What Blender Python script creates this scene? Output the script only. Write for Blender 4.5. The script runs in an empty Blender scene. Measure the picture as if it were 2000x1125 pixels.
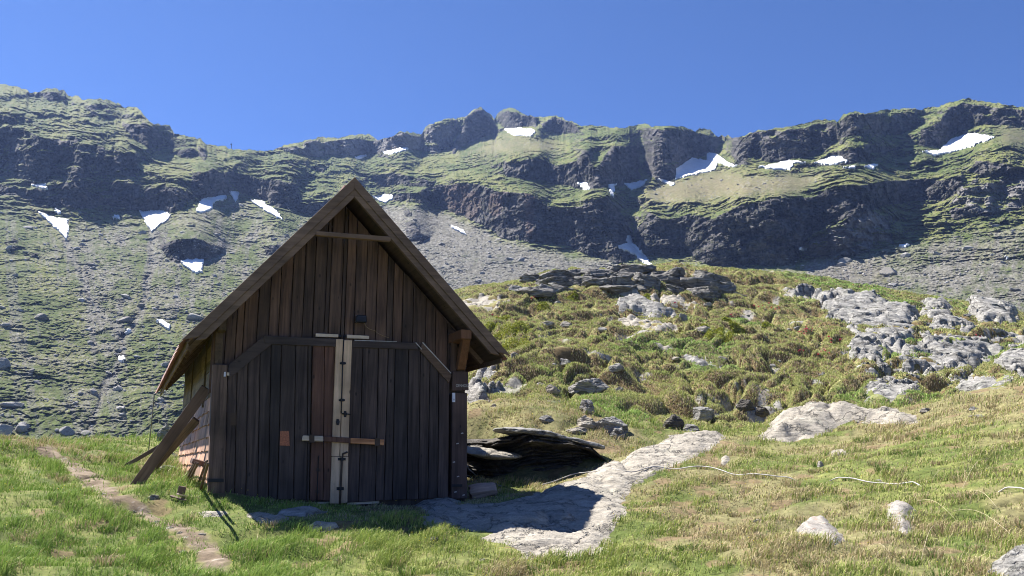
import bpy, math, random
import numpy as np
from mathutils import Vector

# ------------------------------------------------------------------ camera, sky, sun
C = bpy.context.scene.collection
SC = bpy.context.scene
F, W, H, HOR = 1700.0, 2000.0, 1125.0, 910.0
PITCH = math.atan((HOR - H / 2) / F)
CZ = 1.6
cam_d = bpy.data.cameras.new("camera"); cam = bpy.data.objects.new("camera", cam_d); C.objects.link(cam)
cam.location = (0, 0, CZ); cam.rotation_euler = (math.pi / 2 + PITCH, 0, 0)
cam_d.sensor_width = 36; cam_d.lens = 36 * F / W; cam_d.clip_start = 0.1; cam_d.clip_end = 20000
SC.camera = cam

SUN_AZ, SUN_EL = 59.0, 53.5          # azimuth left of the view direction, elevation
sd = Vector((-math.sin(math.radians(SUN_AZ)) * math.cos(math.radians(SUN_EL)),
             math.cos(math.radians(SUN_AZ)) * math.cos(math.radians(SUN_EL)), math.sin(math.radians(SUN_EL))))
w = bpy.data.worlds.new("World"); SC.world = w; w.use_nodes = True
nt = w.node_tree; bg = nt.nodes["Background"]
sky = nt.nodes.new("ShaderNodeTexSky"); sky.sky_type = 'NISHITA'; sky.sun_disc = False
sky.sun_elevation = math.radians(SUN_EL); sky.sun_rotation = math.radians(-SUN_AZ)
sky.altitude = 3500; sky.air_density = 0.75; sky.dust_density = 0.9; sky.ozone_density = 10.0
tint = nt.nodes.new("ShaderNodeMix"); tint.data_type = 'RGBA'; tint.blend_type = 'MULTIPLY'; tint.inputs[0].default_value = 1.0
tint.inputs[7].default_value = (1.04, 1.2, 1.40, 1)      # the camera's rendering of the deep mountain blue
nt.links.new(sky.outputs[0], tint.inputs[6]); nt.links.new(tint.outputs[2], bg.inputs[0]); bg.inputs[1].default_value = 0.05
sl = bpy.data.lights.new("sun", 'SUN'); sl.energy = 5.0; sl.angle = math.radians(0.5); sl.color = (1.0, 0.955, 0.88)
so = bpy.data.objects.new("sun", sl); C.objects.link(so)
so.rotation_euler = sd.to_track_quat('Z', 'Y').to_euler()
SC.view_settings.view_transform = 'Standard'; SC.view_settings.look = 'None'
SC.view_settings.exposure = 1.55; SC.view_settings.gamma = 1.0
SC.cycles.filter_width = 1.0; SC.cycles.max_bounces = 6; SC.cycles.diffuse_bounces = 3; SC.cycles.transparent_max_bounces = 4
SC.cycles.volume_bounces = 0

# ------------------------------------------------------------------ projection helpers
cp, sp = math.cos(PITCH), math.sin(PITCH)
def ray(px, py):
    px = np.asarray(px, float); py = np.asarray(py, float)
    a = px - W / 2; b = H / 2 - py
    return a, F * cp - b * sp, F * sp + b * cp
def unp(px, py, Y):
    a, b, c = ray(px, py); s = Y / b
    return a * s, b * s, c * s + CZ
def proj(x, y, z):
    z = z - CZ
    d = y * cp + z * sp; u = -y * sp + z * cp
    return W / 2 + F * x / d, H / 2 - F * u / d

# ------------------------------------------------------------------ noise
def _h(ix, iy, iz, seed):
    n = (ix.astype(np.int64) * 374761393 + iy.astype(np.int64) * 668265263 + iz.astype(np.int64) * 2147483647 + seed * 1274126177) & 0xffffffff
    n = ((n ^ (n >> 13)) * 1274126177) & 0xffffffff
    n = ((n ^ (n >> 15)) * 2246822519) & 0xffffffff
    return ((n ^ (n >> 16)) & 0xffff) / 32767.5 - 1.0
def vn(x, y, z=0.0, seed=0):
    x = np.asarray(x, float); y = np.asarray(y, float); z = np.zeros_like(x) + z
    ix, iy, iz = np.floor(x), np.floor(y), np.floor(z)
    fx, fy, fz = x - ix, y - iy, z - iz
    fx = fx * fx * fx * (fx * (fx * 6 - 15) + 10); fy = fy * fy * fy * (fy * (fy * 6 - 15) + 10); fz = fz * fz * (3 - 2 * fz)
    r = 0
    two = bool(np.any(fz > 0))
    for dz in ((0, 1) if two else (0,)):
        wz = (fz if dz else 1 - fz) if two else 1.0
        v = 0
        for dy in (0, 1):
            wy = fy if dy else 1 - fy
            v = v + wy * (_h(ix, iy + dy, iz + dz, seed) * (1 - fx) + _h(ix + 1, iy + dy, iz + dz, seed) * fx)
        r = r + v * wz
    return r
def fbm(x, y, z=0.0, oct=4, seed=0, gain=0.5, billow=False):
    r = 0; a = 1.0; t = 0
    for i in range(oct):
        v = vn(x * 2.03 ** i, y * 2.03 ** i, z * 2.03 ** i if not np.isscalar(z) else z * 2.03 ** i, seed + i * 17)
        if billow: v = np.abs(v) * 2 - 0.7
        r = r + a * v; t += a; a *= gain
    return r / t
def ss(a, b, x):
    t = np.clip((x - a) / (b - a), 0, 1); return t * t * (3 - 2 * t)
def lerp(a, b, t): return a + (b - a) * t

def cell(x, y, seed=0):
    x = np.asarray(x, float); y = np.asarray(y, float); iy = np.floor(y); ix = np.floor(x + 0.5 * _h(iy, iy * 0, iy * 0, seed + 1)); return _h(ix, iy, ix * 0, seed)
def inpoly(px, py, poly):
    px = np.asarray(px, float); py = np.asarray(py, float)
    r = np.zeros(px.shape, bool); n = len(poly)
    for i in range(n):
        x1, y1 = poly[i]; x2, y2 = poly[(i + 1) % n]
        if y1 == y2: continue
        c = ((y1 > py) != (y2 > py)) & (px < (x2 - x1) * (py - y1) / (y2 - y1) + x1)
        r ^= c
    return r
def polydist(px, py, poly, closed=True):
    d = np.full(np.shape(px), 1e9); n = len(poly)
    for i in range(n if closed else n - 1):
        x1, y1 = poly[i]; x2, y2 = poly[(i + 1) % n]
        dx, dy = x2 - x1, y2 - y1; L = dx * dx + dy * dy + 1e-12
        t = np.clip(((px - x1) * dx + (py - y1) * dy) / L, 0, 1)
        d = np.minimum(d, np.hypot(px - x1 - t * dx, py - y1 - t * dy))
    return d

# ------------------------------------------------------------------ mesh helpers
def mesh_obj(name, V, faces, mat=None, parent=None, smooth=True, cols=None, quads=None):
    V = np.asarray(V, np.float32).reshape(-1, 3)
    me = bpy.data.meshes.new(name)
    F_ = np.asarray(faces, np.int32)
    if F_.ndim == 2:
        k = F_.shape[1]; nf = len(F_)
        me.vertices.add(len(V)); me.vertices.foreach_set("co", V.ravel())
        me.loops.add(nf * k); me.loops.foreach_set("vertex_index", F_.ravel())
        me.polygons.add(nf); me.polygons.foreach_set("loop_start", np.arange(0, nf * k, k, dtype=np.int32))
        try: me.polygons.foreach_set("loop_total", np.full(nf, k, np.int32))
        except Exception: pass
    me.update(calc_edges=True); me.validate()
    me.polygons.foreach_set("use_smooth", np.full(len(me.polygons), smooth))
    if cols is not None:
        at = me.color_attributes.new("Col", 'FLOAT_COLOR', 'POINT')
        c = np.ones((len(V), 4), np.float32); c[:, :cols.shape[1]] = cols
        at.data.foreach_set("color", c.ravel())
    if mat: me.materials.append(mat)
    o = bpy.data.objects.new(name, me); C.objects.link(o)
    if parent: o.parent = parent
    return o
def tag(o, label=None, cat=None, group=None, kind=None):
    if label: o["label"] = label
    if cat: o["category"] = cat
    if group: o["group"] = group
    if kind: o["kind"] = kind
    return o
def grid_faces(nr, nc, keep=None):
    i = np.arange(nr - 1)[:, None] * nc + np.arange(nc - 1)[None, :]
    q = np.stack([i, i + 1, i + nc + 1, i + nc], -1).reshape(-1, 4)
    return q if keep is None else q[keep.ravel()]
def compact(V, Fq, *extra):
    u, inv = np.unique(Fq.ravel(), return_inverse=True)
    return (V[u], inv.reshape(Fq.shape)) + tuple(e[u] for e in extra)

class MB:                      # collects boxes, bars and tubes, then links them as one mesh
    def __init__(s): s.v = []; s.f = []
    def add(s, vs, fs):
        b = len(s.v); s.v += [tuple(map(float, v)) for v in vs]; s.f += [tuple(b + i for i in f) for f in fs]
    def prism(s, pts, y0, y1):     # polygon of (x,z) in the local front plane, extruded from y0 to y1
        n = len(pts)
        vs = [(p[0], y0, p[1]) for p in pts] + [(p[0], y1, p[1]) for p in pts]
        fs = [tuple(range(n)), tuple(range(2 * n - 1, n - 1, -1))] + [(i, i + n, (i + 1) % n + n, (i + 1) % n) for i in range(n)]
        s.add(vs, fs)
    def hexa(s, a, b):             # a, b: two quads of 3-D points
        s.add(list(a) + list(b), [(0, 1, 2, 3), (7, 6, 5, 4), (0, 4, 5, 1), (1, 5, 6, 2), (2, 6, 7, 3), (3, 7, 4, 0)])
    def box(s, x0, x1, y0, y1, z0, z1):
        s.hexa([(x0, y0, z0), (x1, y0, z0), (x1, y0, z1), (x0, y0, z1)], [(x0, y1, z0), (x1, y1, z0), (x1, y1, z1), (x0, y1, z1)])
    def bar(s, p, q, wd, th, up=(0, 0, 1), ends=None):   # beam from p to q
        p, q = Vector(p), Vector(q); d = (q - p).normalized(); sx = d.cross(Vector(up)).normalized(); sz = sx.cross(d)
        c = lambda o, k: [tuple(o + sx * (a * wd / 2 * k) + sz * (b * th / 2 * k)) for a, b in ((-1, -1), (1, -1), (1, 1), (-1, 1))]
        s.hexa(c(p, 1), c(q, 1))
    def tube(s, pts, r, n=8):
        pts = [Vector(p) for p in pts]; rings = []; b = len(s.v)
        for i, p in enumerate(pts):
            d = (pts[min(i + 1, len(pts) - 1)] - pts[max(i - 1, 0)]).normalized()
            a = d.cross(Vector((0, 0, 1)));  a = a.normalized() if a.length > 0.1 else Vector((1, 0, 0)); c = d.cross(a)
            rr = r[i] if hasattr(r, '__len__') else r
            s.v += [tuple(p + (a * math.cos(k * 2 * math.pi / n) + c * math.sin(k * 2 * math.pi / n)) * rr) for k in range(n)]
        for i in range(len(pts) - 1):
            for k in range(n):
                s.f.append((b + i * n + k, b + i * n + (k + 1) % n, b + (i + 1) * n + (k + 1) % n, b + (i + 1) * n + k))
        s.f.append(tuple(b + k for k in range(n))[::-1]); s.f.append(tuple(b + (len(pts) - 1) * n + k for k in range(n)))
    def build(s, name, mat, parent=None, bevel=0.0, smooth=False):
        me = bpy.data.meshes.new(name); me.from_pydata(s.v, [], s.f); me.update()
        import bmesh
        bm = bmesh.new(); bm.from_mesh(me); bmesh.ops.recalc_face_normals(bm, faces=bm.faces)
        if bevel: bmesh.ops.bevel(bm, geom=list(bm.edges), offset=bevel, segments=1, affect='EDGES', clamp_overlap=True)
        if smooth:
            for f in bm.faces: f.smooth = True
        bm.to_mesh(me); bm.free()
        me.materials.append(mat)
        o = bpy.data.objects.new(name, me); C.objects.link(o)
        if parent: o.parent = parent
        return o

# ------------------------------------------------------------------ materials
def new_mat(name):
    m = bpy.data.materials.new(name); m.use_nodes = True
    t = m.node_tree; return m, t, t.nodes["Principled BSDF"]
def N(t, typ, **kw):
    n = t.nodes.new(typ)
    for k, v in kw.items():
        if k in n.inputs: n.inputs[k].default_value = v
        else: setattr(n, k, v)
    return n
def ramp(t, src, stops):
    r = t.nodes.new("ShaderNodeValToRGB"); e = r.color_ramp.elements
    while len(e) < len(stops): e.new(0.5)
    for i, (p, c) in enumerate(stops):
        e[i].position = p; e[i].color = (c, c, c, 1) if np.isscalar(c) else (*c, 1)
    t.links.new(src, r.inputs[0]); return r.outputs[0]
def mul(t, a, b, typ='MULTIPLY', fac=1.0):
    m = t.nodes.new("ShaderNodeMix"); m.data_type = 'RGBA'; m.blend_type = typ; m.inputs[0].default_value = fac
    t.links.new(a, m.inputs[6])
    if hasattr(b, 'links') or hasattr(b, 'is_linked'): t.links.new(b, m.inputs[7])
    else: m.inputs[7].default_value = (*b, 1)
    return m.outputs[2]
def mixc(t, fac, a, b):
    m = t.nodes.new("ShaderNodeMix"); m.data_type = 'RGBA'
    if np.isscalar(fac): m.inputs[0].default_value = fac
    else: t.links.new(fac, m.inputs[0])
    for k, v in ((6, a), (7, b)):
        if isinstance(v, tuple): m.inputs[k].default_value = (*v, 1)
        else: t.links.new(v, m.inputs[k])
    return m.outputs[2]

def wood(name, c0, c1, axis='Z', scale=1.0, rough=0.75, worn=None, bump=0.5, knots=True, vary=1.0):
    m, t, b = new_mat(name)
    tc = N(t, "ShaderNodeTexCoord"); mp = N(t, "ShaderNodeMapping")
    s = [22, 22, 22]; s['XYZ'.index(axis)] = 1.1
    mp.inputs['Scale'].default_value = [v * scale for v in s]
    gi = N(t, "ShaderNodeNewGeometry")
    # each board gets its own offset of the grain
    vm = N(t, "ShaderNodeVectorMath", operation='ADD'); sc_ = N(t, "ShaderNodeVectorMath", operation='SCALE'); sc_.inputs['Scale'].default_value = 37.0
    cx = N(t, "ShaderNodeCombineXYZ")
    for k in range(3): t.links.new(gi.outputs['Random Per Island'], cx.inputs[k])
    t.links.new(cx.outputs[0], sc_.inputs[0]); t.links.new(tc.outputs['Object'], vm.inputs[0]); t.links.new(sc_.outputs[0], vm.inputs[1])
    t.links.new(vm.outputs[0], mp.inputs['Vector'])
    n1 = N(t, "ShaderNodeTexNoise", Scale=1.0, Detail=6.0, Roughness=0.65, Distortion=0.6); t.links.new(mp.outputs[0], n1.inputs['Vector'])
    n2 = N(t, "ShaderNodeTexNoise", Scale=1.7, Detail=4.0); t.links.new(vm.outputs[0], n2.inputs['Vector'])
    g = ramp(t, n1.outputs[0], [(0.3, c0), (0.7, c1)])
    isl = ramp(t, gi.outputs['Random Per Island'], [(0.0, (0.5, 0.5, 0.52)), (0.35, (0.9, 0.84, 0.8)), (0.65, (1.25, 1.12, 1.05)), (1.0, (1.65, 1.42, 1.28))])
    col = mul(t, g, isl, fac=vary)
    col = mul(t, col, ramp(t, n2.outputs[0], [(0.3, 0.6), (0.7, 1.25)]))
    if knots:
        vo = N(t, "ShaderNodeTexVoronoi", Scale=3.6); vo.feature = 'F1'
        mp2 = N(t, "ShaderNodeMapping"); sk = [1.6, 1.6, 1.6]; sk['XYZ'.index(axis)] = 0.8; mp2.inputs['Scale'].default_value = sk
        t.links.new(vm.outputs[0], mp2.inputs['Vector']); t.links.new(mp2.outputs[0], vo.inputs['Vector'])
        col = mul(t, col, ramp(t, vo.outputs['Distance'], [(0.05, 0.3), (0.11, 1.0)]))
    if worn:
        n3 = N(t, "ShaderNodeTexNoise", Scale=6.0, Detail=8.0, Roughness=0.75); t.links.new(vm.outputs[0], n3.inputs['Vector'])
        col = mixc(t, ramp(t, n3.outputs[0], [(worn[0], 0.0), (worn[0] + 0.05, 0.75)]), col, worn[1])
    t.links.new(col, b.inputs['Base Color']); b.inputs['Roughness'].default_value = rough
    b.inputs['Specular IOR Level'].default_value = 0.3
    bp = N(t, "ShaderNodeBump", Strength=bump, Distance=0.006); t.links.new(n1.outputs[0], bp.inputs['Height']); t.links.new(bp.outputs[0], b.inputs['Normal'])
    return m
def plain(name, col, rough=0.5, metal=0.0, noise=0.25, scale=30):
    m, t, b = new_mat(name)
    n = N(t, "ShaderNodeTexNoise", Scale=float(scale), Detail=5.0)
    c = ramp(t, n.outputs[0], [(0.3, tuple(v * (1 - noise) for v in col)), (0.7, tuple(v * (1 + noise) for v in col))])
    t.links.new(c, b.inputs['Base Color']); b.inputs['Roughness'].default_value = rough; b.inputs['Metallic'].default_value = metal
    return m
def rock_mat(name, dark, light, lichen=(0.30, 0.29, 0.2), sc=1.0, strata=(0.25, 0.1, 1.0), bump=0.6, rust=0.0):
    m, t, b = new_mat(name)
    tc = N(t, "ShaderNodeTexCoord"); mp = N(t, "ShaderNodeMapping"); mp.inputs['Rotation'].default_value = strata
    mp.inputs['Scale'].default_value = (1.5 * sc, 1.5 * sc, 9 * sc); t.links.new(tc.outputs['Object'], mp.inputs['Vector'])
    n1 = N(t, "ShaderNodeTexNoise", Scale=1.6, Detail=9.0, Roughness=0.68, Distortion=0.7); t.links.new(mp.outputs[0], n1.inputs['Vector'])
    n2 = N(t, "ShaderNodeTexNoise", Scale=2.2 * sc, Detail=6.0, Roughness=0.6); t.links.new(tc.outputs['Object'], n2.inputs['Vector'])
    n3 = N(t, "ShaderNodeTexNoise", Scale=38.0 * sc, Detail=4.0, Roughness=0.7); t.links.new(tc.outputs['Object'], n3.inputs['Vector'])
    vo = N(t, "ShaderNodeTexVoronoi", Scale=1.3 * sc); vo.feature = 'DISTANCE_TO_EDGE'
    wp = N(t, "ShaderNodeVectorMath", operation='ADD'); ws = N(t, "ShaderNodeVectorMath", operation='SCALE'); ws.inputs['Scale'].default_value = 0.9
    t.links.new(n2.outputs['Color'], ws.inputs[0]); t.links.new(tc.outputs['Object'], wp.inputs[0]); t.links.new(ws.outputs[0], wp.inputs[1]); t.links.new(wp.outputs[0], vo.inputs['Vector'])
    c = ramp(t, n1.outputs[0], [(0.33, dark), (0.5, tuple((a + b_) / 2 for a, b_ in zip(dark, light))), (0.66, light)])
    c = mixc(t, ramp(t, n2.outputs[0], [(0.55, 0.0), (0.62, 0.55)]), c, lichen)
    c = mul(t, c, ramp(t, n3.outputs[0], [(0.3, 0.72), (0.7, 1.22)]))
    c = mul(t, c, ramp(t, vo.outputs['Distance'], [(0.0, 0.45), (0.022, 1.0)]))
    if rust:
        n4 = N(t, "ShaderNodeTexNoise", Scale=4.0 * sc, Detail=7.0, Roughness=0.7); t.links.new(wp.outputs[0], n4.inputs['Vector'])
        c = mixc(t, ramp(t, n4.outputs[0], [(0.58, 0.0), (0.66, rust)]), c, (0.34, 0.17, 0.09))
    t.links.new(c, b.inputs['Base Color']); b.inputs['Roughness'].default_value = 0.85; b.inputs['Specular IOR Level'].default_value = 0.25
    ad = N(t, "ShaderNodeMath", operation='ADD'); t.links.new(n1.outputs[0], ad.inputs[0]); 
    mm = N(t, "ShaderNodeMath", operation='MULTIPLY'); mm.inputs[1].default_value = 0.35; t.links.new(n3.outputs[0], mm.inputs[0]); t.links.new(mm.outputs[0], ad.inputs[1])
    vr = ramp(t, vo.outputs['Distance'], [(0.0, 0.0), (0.04, 1.0)]); a2 = N(t, "ShaderNodeMath", operation='MULTIPLY_ADD'); a2.inputs[1].default_value = 0.6
    t.links.new(vr, a2.inputs[0]); t.links.new(ad.outputs[0], a2.inputs[2])
    bp = N(t, "ShaderNodeBump", Strength=bump, Distance=0.06 / sc); t.links.new(a2.outputs[0], bp.inputs['Height']); t.links.new(bp.outputs[0], b.inputs['Normal'])
    return m
def attr_mat(name, rough=0.9, noise_scale=3.0, amt=0.25, bump=0.5, dist=0.05, translucent=0.0, det=8.0):
    m, t, b = new_mat(name)
    a = N(t, "ShaderNodeVertexColor"); a.layer_name = "Col"
    col = a.outputs[0]
    if noise_scale:
        tc = N(t, "ShaderNodeTexCoord")
        n = N(t, "ShaderNodeTexNoise", Scale=noise_scale, Detail=det, Roughness=0.72); t.links.new(tc.outputs['Object'], n.inputs['Vector'])
        col = mul(t, col, ramp(t, n.outputs[0], [(0.32, 1 - amt), (0.68, 1 + amt)]))
        bp = N(t, "ShaderNodeBump", Strength=bump, Distance=dist); t.links.new(n.outputs[0], bp.inputs['Height']); t.links.new(bp.outputs[0], b.inputs['Normal'])
    t.links.new(col, b.inputs['Base Color']); b.inputs['Roughness'].default_value = rough; b.inputs['Specular IOR Level'].default_value = 0.15
    if translucent:
        tr = N(t, "ShaderNodeBsdfTranslucent"); mx = N(t, "ShaderNodeMixShader"); mx.inputs[0].default_value = translucent
        out = t.nodes["Material Output"]
        t.links.new(col, tr.inputs[0]); t.links.new(b.outputs[0], mx.inputs[1]); t.links.new(tr.outputs[0], mx.inputs[2]); t.links.new(mx.outputs[0], out.inputs[0])
    return m

M = {}
M['ground'] = attr_mat('ground_turf', 0.95, 9.0, 0.4, 0.8, 0.03)
M['mountain'] = attr_mat('mountain_rock_and_turf', 0.95, 0.45, 0.45, 1.0, 1.6, det=10.0)
M['blade'] = attr_mat('grass_blades', 0.6, 0, translucent=0.22)
M['scree'] = attr_mat('scree_stone', 0.9, 1.2, 0.3, 0.5, 0.3)
M['snow'] = attr_mat('old_snow', 0.6, 0.22, 0.13, 0.8, 1.5)
M['flower'] = attr_mat('petals', 0.7, 0, translucent=0.3)
M['slab'] = rock_mat('pale_schist', (0.20, 0.18, 0.15), (0.39, 0.355, 0.30), (0.34, 0.32, 0.26), 1.0, bump=0.8)
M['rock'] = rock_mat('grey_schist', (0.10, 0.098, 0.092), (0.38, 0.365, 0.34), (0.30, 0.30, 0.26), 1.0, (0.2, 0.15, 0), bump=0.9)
M['rock_mid'] = rock_mat('mid_schist', (0.06, 0.056, 0.052), (0.27, 0.255, 0.235), (0.24, 0.23, 0.19), 1.0, (0.15, 0.1, 0), bump=1.0)
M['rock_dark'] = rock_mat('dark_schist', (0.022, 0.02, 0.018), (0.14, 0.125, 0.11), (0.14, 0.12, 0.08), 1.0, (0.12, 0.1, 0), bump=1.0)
M['rock_rust'] = rock_mat('rusty_schist', (0.18, 0.165, 0.15), (0.38, 0.355, 0.32), (0.33, 0.31, 0.25), 2.0, (0.3, 0.2, 0), rust=0.8)
M['door'] = wood('dark_door_planks', (0.018, 0.012, 0.011), (0.088, 0.064, 0.056), vary=0.6, worn=(0.70, (0.22, 0.18, 0.16)))
M['gable'] = wood('dark_gable_planks', (0.030, 0.018, 0.013), (0.155, 0.096, 0.068), vary=0.7)
M['header'] = wood('dark_header_board', (0.022, 0.018, 0.018), (0.06, 0.048, 0.046), 'X', worn=(0.8, (0.2, 0.17, 0.14)))
M['redboard'] = wood('reddish_door_planks', (0.045, 0.024, 0.018), (0.125, 0.068, 0.048), worn=(0.78, (0.4, 0.36, 0.3)))
M['scarred'] = wood('scarred_board', (0.045, 0.03, 0.022), (0.10, 0.07, 0.05), 'X', worn=(0.64, (0.34, 0.26, 0.2)))
M['pale'] = wood('pale_new_planks', (0.28, 0.21, 0.145), (0.46, 0.36, 0.26), worn=(0.72, (0.16, 0.09, 0.05)))
M['pale_x'] = wood('pale_batten', (0.36, 0.31, 0.25), (0.55, 0.49, 0.40), 'X', knots=False)
M['rake'] = wood('brown_verge_board', (0.07, 0.052, 0.040), (0.145, 0.108, 0.083), 'X', scale=0.8)
M['beam'] = wood('brown_beam', (0.09, 0.063, 0.045), (0.18, 0.132, 0.096), 'X')
M['post'] = wood('weathered_post', (0.032, 0.022, 0.018), (0.13, 0.095, 0.078), worn=(0.70, (0.17, 0.14, 0.12)))
M['post_r'] = wood('purple_brown_post', (0.032, 0.021, 0.019), (0.075, 0.052, 0.047), worn=(0.76, (0.22, 0.18, 0.17)))
M['bracket'] = wood('orange_brown_brace', (0.07, 0.035, 0.018), (0.15, 0.08, 0.042))
M['soffit'] = wood('dark_soffit', (0.05, 0.036, 0.024), (0.11, 0.08, 0.055), 'Y')
M['sideplank'] = wood('mossy_side_planks', (0.085, 0.07, 0.035), (0.17, 0.14, 0.075), 'Y', knots=False)
M['shingle'] = wood('red_brown_shingles', (0.33, 0.21, 0.155), (0.54, 0.37, 0.275), 'Z', knots=False, bump=0.7)
M['prop'] = wood('grey_prop_plank', (0.045, 0.034, 0.031), (0.12, 0.092, 0.084), 'Z', scale=0.7)
M['orange_x'] = wood('orange_worn_wood', (0.16, 0.07, 0.03), (0.42, 0.22, 0.11), 'X', knots=False)
M['log'] = wood('grey_log', (0.15, 0.11, 0.095), (0.30, 0.235, 0.2), 'X')
M['iron'] = plain('black_iron', (0.018, 0.016, 0.02), 0.5, 0.6)
M['rustiron'] = plain('rusty_iron', (0.075, 0.045, 0.03), 0.75, 0.3)
M['copper'] = plain('copper_plate', (0.34, 0.11, 0.05), 0.5, 0.3, 0.5, 12)
M['lampblack'] = plain('lamp_black', (0.012, 0.012, 0.016), 0.4)
M['redtin'] = plain('faded_red_roof_tin', (0.34, 0.17, 0.15), 0.6, 0, 0.4, 8)
M['palebead'] = plain('faded_tin_edge', (0.55, 0.40, 0.38), 0.5)
M['white'] = plain('white_enamel', (0.62, 0.60, 0.66), 0.4, 0, 0.08)
M['chalk'] = plain('chalk_writing', (0.42, 0.38, 0.36), 0.8, 0, 0.15)
M['hose'] = plain('dull_white_hose', (0.34, 0.325, 0.31), 0.6, 0, 0.4, 9)
M['cable'] = plain('grey_cable', (0.17, 0.17, 0.2), 0.5, 0, 0.12)
M['wire'] = plain('tan_wire', (0.30, 0.20, 0.10), 0.5)

# ------------------------------------------------------------------ terrain: height field through surveyed points (pixel column, pixel row, distance)
LM = [(0,1125,8.2),(250,1125,8.4),(500,1125,8.5),(750,1125,8.5),(1000,1125,8.5),(1250,1125,8.4),(1500,1125,8.2),(1750,1125,7.7),(2000,1125,7.2),(2200,1125,6.8),(-200,1125,8.0),
 (0,1000,11),(200,1000,11.6),(0,930,13.4),(120,940,14),(200,960,13.2),(330,1010,11.7),(500,1050,10.6),(-200,920,13),
 (-200,870,16),(0,866,16.5),(60,868,18.5),(100,878,19),(150,872,20),(250,878,21),(300,868,23),(330,872,22),(250,930,15.5),(300,905,18),(340,915,18.5),(400,955,12.9),
 (412,962,12.2),(520,980,12.3),(640,992,12.5),(780,990,13),(905,975,13.9),(560,1022,11.2),(800,1032,10.9),(650,1080,9.4),
 (920,915,18),(920,940,16),(1050,945,15.8),(1150,930,15.3),(1100,848,17.6),(1000,842,18),(920,838,18.5),(1170,890,16.8),
 (940,985,13.2),(1010,975,13.3),(1140,950,13.6),(1220,905,15.8),(1420,848,19.2),(1320,880,17.2),(1000,1080,9.7),(1180,1080,9.6),(1230,1000,11.9),(1000,1035,11),(1120,1000,12),
 (1500,865,17.5),(1640,800,20),(1790,790,19.5),(1900,765,19),(2000,743,18.5),(2200,720,17.5),(1700,830,18),(1850,830,15.5),(2000,820,14),(2200,800,13),
 (1500,1000,11.2),(1750,1000,10.2),(2000,960,9.8),(2000,1050,8.4),(1400,940,13.5),(1600,900,14.4),(1800,900,12.8),(1350,1060,9.8),
 (1500,800,23.5),(1380,840,21),(1250,820,20),(1250,860,17.8),(1000,800,21),(930,790,21.5),(1120,800,20.5),(1700,785,23.5),(1900,745,24),(2000,725,24),
 (930,700,27),(1070,700,27.5),(1200,700,28),(1350,700,28.5),(1500,700,29),(1650,700,28.5),(1800,690,28.5),(2000,680,28),(2200,660,28),
 (900,640,34),(1100,620,36),(1250,620,37),(1400,620,38),(1550,620,38),(1700,610,38),(1850,620,37),(2000,636,36),(2200,640,35),
 (880,572,42),(1000,537,46),(1080,520,48),(1150,519,50),(1300,521,52),(1450,526,52),(1600,541,52),(1700,557,51),(1800,570,50),(1900,585,49),(2000,601,48),(2200,622,46),
 (790,620,44),(700,760,42),(600,830,36),(450,850,30),(780,760,32),(700,850,26),(550,880,22)]
lp = np.array(LM, float); LX, LY, LZ = unp(lp[:, 0], lp[:, 1], lp[:, 2])
ctl = list(zip(LX, LY, LZ))
for a in np.radians(np.arange(-80, 81, 16)):       # around and in front of the camera
    for r_, z_ in ((0.8, 0.0), (3.0, 0.02)): ctl.append((r_ * math.sin(a), r_ * math.cos(a), z_))
for px in (-300, 0, 200, 350): ctl += [(*unp(px, 905, 32)[:2], -1.0), (*unp(px, 905, 48)[:2], -6.0)]
for px in (500, 700, 850): ctl.append((*unp(px, 905, 70)[:2], -3.0))
for px in (1000, 1200, 1400, 1600, 1800, 2000, 2250): ctl += [(*unp(px, 700, 60)[:2], 11.8 - abs(px - 1350) * 0.003), (*unp(px, 700, 80)[:2], 4.0)]
for px in (-600, -300, 0, 300, 600, 900, 1200, 1500, 1800, 2100, 2400, 2700): ctl += [(*unp(px, 905, 120)[:2], -9.0), (*unp(px, 905, 170)[:2], -10.0)]
ctl = np.array(ctl)
def uw(x, y):
    a = np.clip(np.arctan2(x, y), -0.95, 0.95); r = np.hypot(x, y)
    return a * 2.6, np.log(np.maximum(r, 0.6)) * 2.0
cu, cw = uw(ctl[:, 0], ctl[:, 1])
def _k(d2): return 0.5 * d2 * np.log(d2 + 1e-12)
def _tps():
    n = len(ctl); K = _k((cu[:, None] - cu) ** 2 + (cw[:, None] - cw) ** 2) + np.eye(n) * 0.0004
    P = np.stack([np.ones(n), cu, cw], 1); A = np.block([[K, P], [P.T, np.zeros((3, 3))]])
    return np.linalg.solve(A, np.concatenate([ctl[:, 2], np.zeros(3)]))
TP = _tps()
def base_z(x, y):
    x = np.asarray(x, float); y = np.asarray(y, float); sh = x.shape; u, v = uw(x.ravel(), y.ravel()); out = np.empty(u.size)
    for i in range(0, u.size, 40000):
        a, b = u[i:i + 40000], v[i:i + 40000]
        out[i:i + 40000] = _k((a[:, None] - cu) ** 2 + (b[:, None] - cw) ** 2) @ TP[:-3] + TP[-3] + TP[-2] * a + TP[-1] * b
    z = out.reshape(sh); r = np.hypot(x, y)
    z = lerp(z, -10.0, ss(140, 175, r))
    z = np.where(y < 0.5, lerp(0.0, z, np.clip((y + 0.5), 0, 1)) * (r < 4), z) - ss(5, 30, -y) * 3
    return z
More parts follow.
